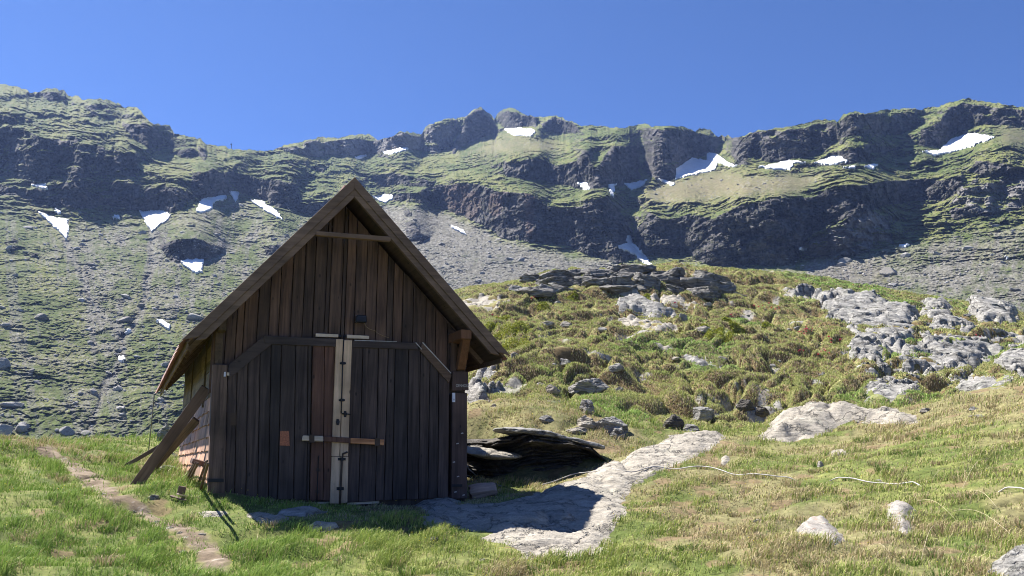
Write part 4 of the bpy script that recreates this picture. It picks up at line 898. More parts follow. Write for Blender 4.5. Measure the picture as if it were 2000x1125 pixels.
# ------------------------------------------------------------------ grass
def blades(name, x, y, z, hgt, wid, lean, ldir, col, rng, droop=0.35):
    n = len(x); th = rng.uniform(0, math.pi, n); wx, wy = np.cos(th) * wid / 2, np.sin(th) * wid / 2
    lx, ly = np.cos(ldir) * lean * hgt, np.sin(ldir) * lean * hgt
    b0 = np.stack([x - wx, y - wy, z - 0.02], -1); b1 = np.stack([x + wx, y + wy, z - 0.02], -1)
    mx, my, mz = x + lx * 0.35, y + ly * 0.35, z + hgt * 0.55
    m0 = np.stack([mx - wx * .75, my - wy * .75, mz], -1); m1 = np.stack([mx + wx * .75, my + wy * .75, mz], -1)
    t = np.stack([x + lx, y + ly, z + hgt * (1 - droop * lean)], -1)
    V = np.stack([b0, b1, m0, m1, t], 1).reshape(-1, 3); k = np.arange(n)[:, None] * 5
    F_ = np.concatenate([k + np.array([0, 1, 3]), k + np.array([0, 3, 2]), k + np.array([2, 3, 4])], 0)
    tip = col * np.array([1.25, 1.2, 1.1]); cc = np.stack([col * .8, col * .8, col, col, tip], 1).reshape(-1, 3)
    return mesh_obj(name, V, F_, M['blade'], smooth=False, cols=cc)
def clear_mask(x, y):
    ok = np.ones(x.shape, bool)
    for Wp, margin, grassy in PATCHES:
        xs = [p[0] for p in Wp]; ys = [p[1] for p in Wp]
        s = (x > min(xs)) & (x < max(xs)) & (y > min(ys)) & (y < max(ys)) & ok
        if s.any():
            jx = x[s] + 0.1 * vn(x[s] * 3, y[s] * 3, seed=9); ins = inpoly(jx, y[s], Wp); i = np.where(s)[0]
            if margin == 500: ins &= (vn(x[s] * 4, y[s] * 4, seed=91) + 0.7 * (np.sin(x[s] * 71.3 + y[s] * 53.7)) < 0.62) & (polydist(x[s], y[s], Wp) > 0.02 + 0.12 * vn(x[s] * 2, y[s] * 2, seed=92))
            elif margin: ins &= polydist(x[s], y[s], Wp) > 0.05 + 0.10 * vn(x[s] * 3, y[s] * 3, seed=93)
            if grassy: ins &= ~(fbm(x[s] * 0.9, y[s] * 1.3, oct=4, seed=margin + 7) > grassy + 0.06)
            ok[i[ins]] = False
    lx, ly = hut_local(x, y); ok &= ~((lx > 0.05) & (lx < 4.1) & (ly > 0.0) & (ly < 8.2))
    return ok
def build_grass():
    rng = np.random.default_rng(11)
    # near meadow
    n = 600000; a = rng.uniform(-0.66, 0.66, n); r = np.exp(rng.uniform(math.log(6.6), math.log(27), n)); x, y = r * np.sin(a), r * np.cos(a)
    hm = hill_mask(x, y); k = rng.random(n) < (1 - hm); x, y, r, a = x[k], y[k], r[k], a[k]
    j2 = fbm(x * 0.35, y * 0.35, oct=3, seed=602); j1 = fbm(x * 1.7, y * 1.7, oct=4, seed=601); tuft = fbm(x * 2.4, y * 2.4, oct=3, seed=611)
    soil = ss(0.30, 0.45, fbm(x * 2.6, y * 2.6, oct=3, seed=604) + 0.2 * j2)
    k = (rng.random(len(x)) < np.clip(0.5 + 0.9 * tuft - 0.55 * soil, 0.08, 1)) & clear_mask(x, y); x, y, r, a, j1, j2, tuft = (v[k] for v in (x, y, r, a, j1, j2, tuft))
    lush = ss(0.1, -0.45, a) * 0.6 + 0.4 * ss(13, 9, r); lx, ly = hut_local(x, y)
    byhut = ss(0.9, 0.1, np.abs(np.maximum(-lx, 0)) + np.maximum(ly - 8, 0) + np.maximum(-ly - .1, 0)) * (lx < 0.3); front = ss(2.4, 1.2, -ly) * ss(-0.3, 0.3, lx) * (lx < 5) * (ly < 0.2)
    h = (0.02 + 0.036 * rng.random(len(x))) * (1 + 1.3 * ss(0.0, 0.5, tuft)) * (1 + 0.6 * lush) * (1 + 0.9 * byhut) * (1 - 0.45 * front) * (1 + 0.6 * ss(12, 22, r))
    dryp = np.clip(0.22 + 0.75 * ss(0.0, 0.5, j2 + 0.6 * j1) - 0.25 * lush + 0.2 * ss(0.1, 0.5, a), 0.06, 0.8); dry = rng.random(len(x)) < dryp
    g = lerp(np.array([0.13, 0.20, 0.035]), np.array([0.38, 0.41, 0.12]), rng.random((len(x), 1))); dr = lerp(np.array([0.30, 0.24, 0.12]), np.array([0.50, 0.43, 0.26]), rng.random((len(x), 1)))
    g = lerp(g, g * np.array([0.78, 1.0, 0.85]), (0.8 * ss(-0.05, -0.3, a))[:, None]); col = np.where(dry[:, None], dr, g)
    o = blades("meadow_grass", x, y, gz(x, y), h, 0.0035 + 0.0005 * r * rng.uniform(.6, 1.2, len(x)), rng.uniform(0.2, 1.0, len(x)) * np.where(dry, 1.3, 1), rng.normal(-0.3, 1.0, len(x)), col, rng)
    tag(o, "short green and straw-coloured meadow grass around the hut", "grass", kind="stuff")
    # big coarse tufts of the near meadow, denser bottom right
    tuft_list = []
    nt_ = 330; a = rng.uniform(-0.58, 0.58, nt_); r = np.exp(rng.uniform(math.log(7.6), math.log(20), nt_)); w_ = (0.25 + 0.75 * ss(0.05, 0.5, a) + 0.5 * ss(-0.2, -0.5, a))
    k = (rng.random(nt_) < w_); a, r = a[k], r[k]; tx, ty = r * np.sin(a), r * np.cos(a); k = clear_mask(tx, ty) & (hill_mask(tx, ty) < .5); tx, ty, ta = tx[k], ty[k], a[k]
    X, Y, Hh, Wd, Ln, Ld, Cc = [], [], [], [], [], [], []
    for i in range(len(tx)):
        m = rng.integers(60, 150); rad = rng.uniform(0.06, 0.16); an = rng.uniform(0, 2 * math.pi, m); q = rad * np.sqrt(rng.random(m))
        X.append(tx[i] + q * np.cos(an)); Y.append(ty[i] + q * np.sin(an)); hh = rng.uniform(0.08, 0.17); Hh.append(hh * rng.uniform(0.5, 1.0, m)); Wd.append(np.full(m, 0.006)); Ln.append(rng.uniform(0.3, 1.3, m)); Ld.append(an + rng.normal(0, .5, m))
        dp = 0.75 if rng.random() < 0.35 + 0.3 * (ta[i] > 0.1) else 0.12
        d = rng.random(m) < dp; Cc.append(np.where(d[:, None], lerp(np.array([0.30, 0.22, 0.12]), np.array([0.52, 0.43, 0.27]), rng.random((m, 1))), lerp(np.array([0.06, 0.13, 0.02]), np.array([0.17, 0.26, 0.05]), rng.random((m, 1)))))
    X, Y = np.concatenate(X), np.concatenate(Y)
    k = clear_mask(X, Y); f = lambda L: np.concatenate(L)[k]
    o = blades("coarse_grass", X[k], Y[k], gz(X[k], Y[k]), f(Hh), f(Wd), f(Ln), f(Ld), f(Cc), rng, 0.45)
    tag(o, "coarse drooping grass tufts in the near meadow", "grass", kind="stuff")
    # knoll
    n = 900000; a = rng.uniform(-0.12, 0.64, n); r = np.exp(rng.uniform(math.log(18), math.log(57), n)); x, y = r * np.sin(a), r * np.cos(a)
    n2 = 40000; a2 = rng.uniform(-0.6, -0.1, n2); r2 = np.exp(rng.uniform(math.log(18), math.log(34), n2)); x = np.concatenate([x, r2 * np.sin(a2)]); y = np.concatenate([y, r2 * np.cos(a2)]); r = np.concatenate([r, r2])
    hm = hill_mask(x, y); k = rng.random(len(x)) < hm; x, y, r = x[k], y[k], r[k]
    e_ = 0.12; z = gz(x, y); fac = ((gz(x, y + e_) - z) / e_); facing = fac / np.sqrt(1 + fac * fac)
    j1 = fbm(x * 1.7, y * 1.7, oct=4, seed=601); rk = ss(0.58, 0.68, fbm(x * 0.8, y * 1.1, oct=5, seed=606) + 0.25 * facing)
    g = ss(0.15, 0.45, fbm(x * 0.22, y * 0.22, oct=3, seed=605)); tuft = fbm(x * 1.3, y * 1.3, oct=3, seed=621)
    k = (rng.random(len(x)) < np.clip(0.6 + 0.6 * tuft + 0.8 * np.maximum(facing, 0) - rk, 0, 1)) & clear_mask(x, y)
    x, y, r, z, facing, j1, g, tuft = (v[k] for v in (x, y, r, z, facing, j1, g, tuft)); m = len(x)
    br = rng.random(m) < np.clip(0.10 + 0.6 * ss(0.35, 0.75, facing) + 0.22 * ss(0.1, .5, j1), 0, .8)
    cg = lerp(np.array([0.21, 0.25, 0.07]), np.array([0.56, 0.57, 0.24]), rng.random((m, 1))); cg = lerp(cg, cg * np.array([.68, 1.0, .7]), (g * .8)[:, None])
    cb = lerp(np.array([0.20, 0.155, 0.10]), np.array([0.60, 0.51, 0.35]), rng.random((m, 1)) ** 1.5); col = np.where(br[:, None], cb, cg)
    h = (0.022 + 0.045 * rng.random(m)) * (1 + 0.6 * ss(0, .5, tuft)); 
    o = blades("knoll_grass", x, y, z, h, 0.0010 * r * rng.uniform(.5, 1.2, m), rng.uniform(0.2, 1.1, m), rng.normal(-1.2, 0.9, m), col, rng)
    tag(o, "olive and brown tussock grass covering the knoll", "grass", kind="stuff")
    # yellow-green dwarf shrubs on the knoll: little leafy cushions
    def leafy(name, lab, spots, c0, c1, lw):
        Xs, Cs = [], []
        for px, py, wp in spots:
            bx, by = gpix([px], [py]); rr = wp * by[0] / 1735 / 2; m = int(500 * max(1, (wp / 30)) )
            v = rng.normal(size=(m, 3)); v /= np.linalg.norm(v, axis=1, keepdims=True); v *= rng.uniform(0.6, 1.0, (m, 1)) * np.array([rr, rr * .8, rr * .55]); v[:, 2] = np.abs(v[:, 2])
            lump = 1 + 0.35 * vn(v[:, 0] * 6, v[:, 1] * 6, v[:, 2] * 6, seed=int(px)); v *= lump[:, None]
            px_, py_ = bx[0] + v[:, 0], by[0] + v[:, 1]; p = np.stack([px_, py_, gz(px_, py_) + v[:, 2] - 0.02], -1); Xs.append(p); Cs.append(lerp(c0, c1, rng.random((m, 1))))
        P = np.concatenate(Xs); Cc_ = np.concatenate(Cs); m = len(P); d1 = rng.normal(size=(m, 3)); d1 /= np.linalg.norm(d1, axis=1, keepdims=True); d2 = np.cross(d1, rng.normal(size=(m, 3))); d2 /= np.linalg.norm(d2, axis=1, keepdims=True)
        s = (P[:, 1] * lw)[:, None]; V = np.stack([P - d1 * s, P - d2 * s * .5, P + d1 * s, P + d2 * s * .5], 1).reshape(-1, 3); q = np.arange(m * 4).reshape(-1, 4)
        o = mesh_obj(name, V, q, M['blade'], smooth=False, cols=np.repeat(Cc_, 4, 0)); tag(o, lab, "shrub", kind="stuff")
    sp = [(988,655,60),(1005,675,70),(975,690,50),(1020,640,50),(985,625,40),(960,640,36),(1395,655,46),(1420,665,40),(1440,650,36),(1500,640,30),(1420,630,26),(1370,640,24),(1060,598,30),(1080,580,24),(1120,582,26),(1265,585,26)]
    leafy("dwarf_shrubs", "low yellow-green dwarf shrubs on the knoll", [(a_, b_, c_) for a_, b_, c_ in sp], np.array([0.16, 0.20, 0.03]), np.array([0.36, 0.36, 0.06]), 0.0012)
    # alpenrose blossoms and yellow meadow flowers
    def dots(name, lab, pts, size, c0, c1):
        P = np.array(pts); m = len(P); v, f = ico(0 + 1); v = v * np.array([1, 1, .7]); q = (v[None] * (size * P[:, 1] * rng.uniform(.6, 1.2, m))[:, None, None]) + P[:, None, :]
        o = mesh_obj(name, q.reshape(-1, 3), (f[None] + (np.arange(m) * len(v))[:, None, None]).reshape(-1, 3), M['flower'], smooth=False, cols=np.repeat(lerp(c0, c1, rng.random((m, 1))), len(v), 0)); tag(o, lab, "flowers", kind="stuff")
    pts = []
    for cx_, cy_, s_, n_ in ((1573,653,9,14),(1622,668,9,10),(1608,694,7,5),(1505,604,6,3),(1520,606,5,3),(1478,603,6,3),(1675,556,8,6),(1698,557,4,2),(1278,531,3,4),(1225,518,3,2),(1915,661,4,3),(1040,590,3,2),(972,622,5,3),(1088,577,4,3),(1318,597,3,2),(1565,690,4,3),(1853,575,5,3),(1914,570,4,2),(1430,619,3,2)):
        ax = cx_ + rng.normal(0, s_, n_); ay = cy_ + rng.normal(0, s_ * .45, n_); gx_, gy_ = gpix(ax, ay); pts += list(zip(gx_, gy_, gz(gx_, gy_) + 0.12))
    dots("alpenrose_flowers", "tiny pink-red alpenrose blossoms on the knoll", pts, 0.00105, np.array([0.50, 0.03, 0.08]), np.array([0.65, 0.10, 0.18]))
    m = 900; a = rng.uniform(-0.56, 0.56, m); r = np.exp(rng.uniform(math.log(8), math.log(19), m)); x, y = r * np.sin(a), r * np.cos(a); k = clear_mask(x, y) & (hill_mask(x, y) < .5) & (vn(x * .5, y * .5, seed=631) > -0.15); x, y = x[k], y[k]
    dots("yellow_flowers", "small yellow flowers dotted through the meadow grass", list(zip(x, y, gz(x, y) + rng.uniform(.05, .1, len(x)))), 0.0006, np.array([0.60, 0.48, 0.04]), np.array([0.75, 0.65, 0.10]))
    # long bent straws across the near right meadow
    mb = MB()
    for (p, q, hh) in (((1790,985),(1870,1030),.10),((1880,960),(1935,905),.12),((1985,1060),(1860,1010),.12),((1700,1075),(1740,1095),.06),((1820,940),(1855,925),.06),((1250,1000),(1290,985),.05),((1800,1100),(1840,1040),.12),((1950,1000),(1890,975),.1)):
        gx_, gy_ = gpix([p[0], q[0]], [p[1], q[1]]); z_ = gz(gx_, gy_); A_ = np.array([gx_[0], gy_[0], z_[0] + .03]); B_ = np.array([gx_[1], gy_[1], z_[1] + .06])
        mb.tube([A_ + (B_ - A_) * s + np.array([0, 0, hh * math.sin(math.pi * s)]) for s in np.linspace(0, 1, 8)], [0.0024 * (1 - .5 * s) for s in np.linspace(0, 1, 8)], 5)
    o = mb.build("dry_straws", M['straw'], smooth=True); tag(o, "long bent straws lying over the near right grass", "straw", kind="stuff")
M['straw'] = plain('dry_straw', (0.45, 0.38, 0.24), 0.7, 0, 0.15)

# ------------------------------------------------------------------ the hut
hut = bpy.data.objects.new("wooden_hut", None); C.objects.link(hut); hut.location = HUT_P; hut.rotation_euler = (0, 0, PSI)
tag(hut, "tall dark plank hut with a steep gable roof and closed double doors", "hut")
def fp(px, py, ly=0.0):
    """photograph pixel -> (x, z) on the hut's front plane moved back by ly"""
    a, b, c = [float(v) for v in ray(px, py)]
    # world point s*(a,b,c) + cam ; (p - HUT_P - ly*HY).HY = 0
    den = a * HY[0] + b * HY[1]; s = (HUT_P[0] * HY[0] + HUT_P[1] * HY[1] + ly) / den
    wx_, wy_, wz_ = a * s, b * s, c * s + CZ
    return (wx_ - HUT_P[0]) * HX[0] + (wy_ - HUT_P[1]) * HX[1], wz_ - HUT_P[2]
def sp_(px, py, lx=0.0):
    """photograph pixel -> (y, z) on the plane local x = lx (side wall)"""
    a, b, c = [float(v) for v in ray(px, py)]
    den = a * HX[0] + b * HX[1]; s = (HUT_P[0] * HX[0] + HUT_P[1] * HX[1] + lx) / den
    wx_, wy_, wz_ = a * s, b * s, c * s + CZ
    return (wx_ - HUT_P[0]) * HY[0] + (wy_ - HUT_P[1]) * HY[1], wz_ - HUT_P[2]
hr = random.Random(4)
LYR = -0.55                                            # plane of the verge boards
AX, AZ = fp(692, 355, LYR); EX, EZ = fp(360, 668, LYR); RX, RZ = fp(990, 697, LYR)
WR = fp(910, 900)[0]                                   # right wall
HL = 7.6                                               # depth of the hut
roof_th = 0.10
def roof_z(x): return AZ + (EZ - AZ) * (AX - x) / (AX - EX) if x < AX else AZ + (RZ - AZ) * (x - AX) / (RX - AX)
def child(mb, name, mat, parent=hut, bevel=0.0, label=None, smooth=False):
    o = mb.build(name, mat, parent, bevel, smooth)
    if label: o["label"] = label
    return o
# gable wall of upright planks
seams = [418,445,465,479,505,527.5,547,570,593,613,635.5,644,667.5,675,693,715,736,756.5,769,787,808,833,852.5,876,896]
mb = MB()
doortop = [(418, 735), (445, 718), (517, 662), (660, 668), (808, 674), (878, 738), (910, 745)]
for a_, b_ in zip(seams[:-1], seams[1:]):
    xa, xb = fp(a_, 596)[0] + 0.007, fp(b_, 596)[0] - 0.007
    if xb - xa < 0.03: continue
    za = min(fp(a_, np.interp(a_, *zip(*doortop)))[1], 9) - 0.25; zb = fp(b_, np.interp(b_, *zip(*doortop)))[1] - 0.25
    yo = hr.uniform(-0.008, 0.008)
    ta, tb_ = roof_z(xa) - 0.20, roof_z(xb) - 0.20
    pts = [(xa, za), (xb, zb), (xb, tb_)] + ([(AX, AZ - 0.20)] if xa < AX < xb else []) + [(xa, ta)]
    mb.prism(pts, 0.02 + yo, 0.05 + yo)
child(mb, "gable_wall", M['gable'], label="dark upright plank gable")
mb = MB(); mb.prism([(0.06, -0.2), (WR - 0.02, -0.2), (WR - 0.02, roof_z(WR) - 0.35), (AX, AZ - 0.35), (0.06, roof_z(0.06) - 0.35)], 0.10, 0.14)
child(mb, "inner_wall", M['soffit'])
# side walls: shingles below, planks above (left); planks right; back
zt = roof_z(0.0) - 0.16; zsh = sp_(412, 775)[1]
mb = MB(); y = 0.12; rows = 9; rh = (zsh + 0.35) / rows
for r_ in range(rows):
    z0 = -0.35 + r_ * rh; yy = 0.06 + hr.uniform(0, .2) - 0.15; first = True
    while yy < HL:
        wdt = hr.uniform(0.30, 0.62); y0, y1 = max(yy, 0.05), min(yy + wdt, HL); s_ = hr.uniform(-0.02, 0.02)
        if y1 - y0 > 0.06:
            out = 0.028 + hr.uniform(0, 0.01)
            mb.hexa([(-out, y0 + .004, z0 - 0.03 + s_), (-out, y1 - .004, z0 - 0.03 - s_ + hr.uniform(-.01, .01)), (-0.006, y1 - .004, z0 + rh), (-0.006, y0 + .004, z0 + rh)],
                    [(0.012, y0 + .004, z0 - 0.03), (0.012, y1 - .004, z0 - 0.03), (0.012, y1 - .004, z0 + rh), (0.012, y0 + .004, z0 + rh)])
        yy += wdt
child(mb, "shingle_cladding", M['shingle'], label="sunlit reddish shingles on the lower side wall")
mb = MB(); z0 = zsh
while z0 < zt:
    h_ = min(hr.uniform(0.13, 0.24), zt - z0); yb_ = hr.choice([2.4, 3.1, 3.1, 4.2])
    for (y0, y1) in ((0.05, yb_), (yb_ + 0.008, HL)):
        o_ = hr.uniform(-0.004, 0.006); mb.box(-0.018 + o_, 0.012, y0, y1, z0 + 0.006, z0 + h_)
    z0 += h_
mb.box(-0.045, -0.02, 2.0, 2.09, zsh - 0.1, zt); mb.box(-0.04, -0.02, 5.0, 5.08, zsh, zt)
child(mb, "plank_cladding", M['sideplank'], label="mossy boards under the left eave")
mb = MB(); z0 = -0.3
while z0 < roof_z(WR) - 0.1:
    h_ = 0.2; mb.box(WR - 0.012, WR + 0.014, 0.1, HL, z0 + .005, z0 + h_); z0 += h_
child(mb, "right_wall", M['gable'])
mb = MB(); x_ = 0.02
while x_ < WR - 0.02:
    x2 = min(x_ + 0.2, WR - 0.02); mb.prism([(x_, -0.3), (x2 - .006, -0.3), (x2 - .006, roof_z(x2) - 0.14), (x_, roof_z(x_) - 0.14)], HL, HL + 0.03); x_ = x2
child(mb, "back_wall", M['gable'])
# roof
YB = HL + 0.55
def slab_roof(x0, z0, x1, z1, y0, y1, th, dz=0.0):
    m_ = MB(); d = Vector((x1 - x0, 0, z1 - z0)).normalized(); n_ = Vector((-d.z, 0, d.x)); n_ = n_ if n_.z > 0 else -n_
    p = [Vector((x0, 0, z0)), Vector((x1, 0, z1))]; a_ = p[0] + n_ * dz; b_ = p[1] + n_ * dz; c_ = b_ - n_ * th; d_ = a_ - n_ * th
    m_.hexa([(q.x, y0, q.z) for q in (a_, b_, c_, d_)], [(q.x, y1, q.z) for q in (a_, b_, c_, d_)]); return m_
roofL = child(slab_roof(AX, AZ, EX + .02, EZ + .02, LYR + 0.02, YB, 0.03, -0.012), "roof_boarding", M['soffit'])
roofR = child(slab_roof(AX, AZ, RX - .02, RZ + .02, LYR + 0.02, YB, 0.03, -0.012), "roof_boarding", M['soffit'])
def tin(x0, z0, x1, z1, name, label):
    d = Vector((x1 - x0, 0, z1 - z0)); L = d.length; d.normalize(); n_ = Vector((-d.z, 0, d.x)); n_ = n_ if n_.z > 0 else -n_
    ny = int((YB - LYR) / 0.038); ys = np.linspace(LYR + 0.12, YB + 0.03, ny); hh = 0.014 * np.sin(ys * 2 * math.pi / 0.15) + 0.026
    ts = np.linspace(-0.0, L + 0.06, 14); V = []
    for top in (0.0, -0.006):
        for t_ in ts: V.append(np.stack([x0 + d.x * t_ + n_.x * (hh + top), ys, z0 + d.z * t_ + n_.z * (hh + top)], -1))
    V = np.stack(V); nr = len(ts); q1 = grid_faces(nr, ny); q2 = q1[:, ::-1] + nr * ny
    e = np.arange(ny - 1); edge = np.stack([(nr - 1) * ny + e, (nr - 1) * ny + e + 1, (2 * nr - 1) * ny + e + 1, (2 * nr - 1) * ny + e], 1)
    e2 = np.arange(nr - 1) * ny; s1 = np.stack([e2, e2 + ny, e2 + ny + nr * ny, e2 + nr * ny], 1)
    o = mesh_obj(name, V.reshape(-1, 3), np.concatenate([q1, q2, edge, s1]), M['redtin'], hut, smooth=False); o["label"] = label; return o
tin(AX, AZ, EX, EZ, "roof_covering", "red tin roofing, its wavy edge showing along the left eave")
tin(AX, AZ, RX, RZ, "roof_covering", "red tin roofing on the far slope")
mb = MB(); mb.bar((AX, LYR + 0.3, AZ + 0.02), (AX, YB + .02, AZ + 0.035), 0.16, 0.02); child(mb, "ridge_cap", M['redtin'])
# rafters under the eaves
for (x0, z0, x1, z1) in ((AX, AZ, EX, EZ), (AX, AZ, RX, RZ)):
    d = Vector((x1 - x0, 0, z1 - z0)); L = d.length; d.normalize(); n_ = Vector((d.z, 0, -d.x)); n_ = n_ if n_.z < 0 else -n_
    for k in range(10):
        yy = 0.25 + k * 0.78; s0 = L * 0.45; a_ = Vector((x0, yy, z0)) + d * s0 + n_ * 0.095; b_ = Vector((x0, yy, z0)) + d * (L - 0.06) + n_ * 0.085
        m_ = MB(); m_.bar(a_, b_, 0.07, 0.09, up=(0, 1, 0)); child(m_, "rafter", M['beam'])
mb = MB(); mb.bar((EX + .05, LYR + .1, EZ - 0.05), (EX + .05, YB, EZ - 0.05), 0.025, 0.07); child(mb, "eaves_board", M['beam'])
mb = MB(); mb.bar((RX - .05, LYR + .1, RZ - 0.05), (RX - .05, YB, RZ - 0.05), 0.025, 0.07); child(mb, "eaves_board", M['beam'])
# verge boards, two steps deep
def verge(x0, z0, x1, z1, off, wd, ly, th, cut0=0.0, cut1=0.0, name="verge_board"):
    d = Vector((x1 - x0, 0, z1 - z0)); L = d.length; d.normalize(); n_ = Vector((d.z, 0, -d.x)); n_ = n_ if n_.z < 0 else -n_
    a_ = Vector((x0, 0, z0)) ; 
    def at(s, o): q = a_ + d * s + n_ * o; return (q.x, q.z)
    k = abs(d.z / d.x)                    # plumb cut at the ridge
    t0 = off * k; t1 = (off + wd) * k
    def top(o):                           # point on the ridge plumb line x = x0 at offset o
        q = a_ + n_ * o; s = (x0 - q.x) / d.x; q = q + d * s; return (q.x, q.z)
    m_ = MB(); m_.prism([top(off), at(L - cut0, off), at(L - cut1, off + wd), top(off + wd)], ly, ly + th)
    return child(m_, name, M['rake'], bevel=0.004)
verge(AX, AZ, EX, EZ, -0.045, 0.125, LYR - 0.035, 0.03, -0.02, 0.17)
verge(AX, AZ, RX, RZ, -0.045, 0.12, LYR - 0.035, 0.03, -0.02, 0.17)
verge(AX, AZ, EX, EZ, 0.08, 0.085, LYR - 0.012, 0.07, 0.10, 0.22, "inner_verge_board")
verge(AX, AZ, RX, RZ, 0.075, 0.085, LYR - 0.012, 0.07, 0.10, 0.22, "inner_verge_board")
# collar beam between the verge boards
(xa, za), (xb, zb) = fp(617, 452, LYR), fp(762, 463, LYR); (xc, zc), (xd, zd) = fp(617, 460, LYR), fp(762, 472, LYR)
mb = MB(); mb.prism([(xc, zc), (xd, zd), (xb, zb), (xa, za)], LYR - 0.03, LYR + 0.05); child(mb, "collar_beam", M['beam'], bevel=0.005)
# corner posts
def fquad(m_, P, y0, y1, ly=0.0): m_.prism([fp(p[0], p[1], ly) for p in P], y0, y1)
mb = MB(); fquad(mb, [(404, 975), (437, 978), (443, 714), (414, 713)], -0.10, 0.06); child(mb, "corner_post", M['post'], bevel=0.006, label="weathered left corner post")
mb = MB(); fquad(mb, [(419, 716), (433, 716), (436, 640), (421, 640)], -0.03, 0.02); fquad(mb, [(424, 650), (438, 650), (438, 628), (424, 628)], -0.3, 0.02)
child(mb, "wall_plate_end", M['soffit'])
mb = MB(); fquad(mb, [(879, 974), (909, 973), (909, 768), (880, 768)], -0.075, 0.1); child(mb, "corner_post", M['post_r'], bevel=0.005, label="purple-brown right corner post")
mb = MB(); fquad(mb, [(879, 764), (911, 763), (910, 727), (880, 727)], -0.10, -0.075); pl_ = child(mb, "nailed_board", M['post_r'], bevel=0.003)
# chalk writing on the nailed board
cv = bpy.data.curves.new("writing", 'FONT'); cv.body = "OENHOUN"; cv.size = 0.075; cv.extrude = 0.001; cv.space_character = 1.0
to = bpy.data.objects.new("writing", cv); C.objects.link(to); dg = bpy.context.evaluated_depsgraph_get(); me = bpy.data.meshes.new_from_object(to.evaluated_get(dg)); bpy.data.objects.remove(to)
wo = bpy.data.objects.new("writing", me); C.objects.link(wo); me.materials.append(M['chalk']); wo.parent = pl_; x_, z_ = fp(886, 757); wo.location = (x_, -0.102, z_); wo.rotation_euler = (math.pi / 2, -0.03, 0); wo.scale = (0.62, 0.9, 1)
mb = MB(); fquad(mb, [(880, 786), (885.5, 786), (885.5, 768), (880, 768)], -0.083, -0.077); child(mb, "white_tag", M['white'])
mb = MB(); x_, z_ = fp(883, 781); mb.box(x_ - .006, x_ + .006, -0.086, -0.0835, z_ - .012, z_ + .012); child(mb, "keyhole", M['iron'])
for (a_, b_) in ((888, 866), (897, 846), (884, 960), (900, 966), (889, 930), (881, 902)):
    mb = MB(); fquad(mb, [(a_, b_ + 2), (a_ + 5, b_ + 1), (a_ + 4, b_ - 1), (a_, b_)], -.0765, -.0749); child(mb, "paint_fleck", M['chalk'])

# right-hand brace under the eave
mb = MB(); p0 = fp(899, 722, -0.05); p1 = fp(916, 655, -0.5)
x0, z0 = p0; x1, z1 = p1
mb.hexa([(x0 - .06, -0.09, z0), (x0 + .07, -0.09, z0), (x0 + .07, 0.02, z0), (x0 - .06, 0.02, z0)], [(x1 - .085, -0.50, z1), (x1 + .04, -0.50, z1), (x1 + .04, -0.36, z1), (x1 - .085, -0.36, z1)])
child(mb, "brace", M['bracket'], bevel=0.005)
mb = MB(); xq, zq = fp(912, 651, -0.5); mb.box(xq - .11, xq + .06, -0.54, 0.05, zq - .09, zq + .05); child(mb, "wall_plate_end", M['bracket'], bevel=0.005)
mb = MB(); fquad(mb, [(878, 727), (889, 727), (889, 648), (880, 645)], -0.035, 0.02); child(mb, "upright_strip", M['gable'])
mb = MB(); xq, zq = fp(905, 720, 0.6); mb.bar((WR + .02, 0.6, zq), (RX - .25, 0.6, RZ + .12), 0.1, 0.1, up=(0, 1, 0)); child(mb, "strut", M['bracket'])

# double doors
def door_boards(tops, bots, ytop, ybot, name, mat, y0=-0.055, y1=-0.02, label=None, ref=(700, 972), jit=0.004):
    m_ = MB()
    for i in range(len(tops) - 1):
        a0, a1, b0, b1 = tops[i] + .75, tops[i + 1] - .75, bots[i] + .75, bots[i + 1] - .75; oy = hr.uniform(-jit, jit)
        xs = lambda t_, b_, y: t_ + (b_ - t_) * (y - ref[0]) / (ref[1] - ref[0])
        P = [(xs(a0, b0, ybot(b0)), ybot(b0) + hr.uniform(-.8, .8)), (xs(a1, b1, ybot(b1)), ybot(b1) + hr.uniform(-.8, .8)), (xs(a1, b1, ytop(a1)), ytop(a1)), (xs(a0, b0, ytop(a0)), ytop(a0))]
        m_.prism([fp(*p) for p in P], y0 + oy, y1 + oy)
    return child(m_, name, mat, parent=None, bevel=0.003, label=label)
dl = bpy.data.objects.new("left_door", None); dr_ = bpy.data.objects.new("right_door", None)
for d_ in (dl, dr_): C.objects.link(d_); d_.parent = hut
dl["label"] = "left door leaf"; dr_["label"] = "right door leaf"
ytL = lambda x: np.interp(x, [445, 517, 660], [718, 664, 668]); ytR = lambda x: np.interp(x, [685, 808, 878], [673, 675, 738])
ybL = lambda x: np.interp(x, [437, 660], [972, 978]); ybR = lambda x: np.interp(x, [676, 760, 875], [981, 976, 972])
o = door_boards([444.5,463,483.5,507,528,548,576,600,607.5], [437.5,457,479,502,523,541,572,598,602.5], ytL, ybL, "door_planks", M['door']); o.parent = dl
o = door_boards([608.5,632,653], [603.5,629.5,643.5], lambda x: 676, ybL, "door_planks", M['redboard'], label="reddish brown door planks"); o.parent = dl
o = door_boards([683.5,706.7,737,756,769.6,796,819,838,855,876.5], [676,699,731.5,748,764.5,792.4,815,833.5,853,873.5], ytR, ybR, "door_planks", M['door']); o.parent = dr_
def dpart(P, name, mat, parent, y0=-0.085, y1=-0.052, bevel=0.004, label=None):
    m_ = MB(); fquad(m_, P, y0, y1); return child(m_, name, mat, parent, bevel, label)
dpart([(516, 673), (655, 678.5), (655, 663), (512, 657)], "header_board", M['header'], dl)
dpart([(445, 742), (529, 674), (514, 657.5), (445, 714)], "corner_board", M['header'], dl, -0.080)
dpart([(685, 679.5), (815, 684), (808, 670.5), (685, 667)], "header_board", M['header'], dr_, label="dark red-brown header board")
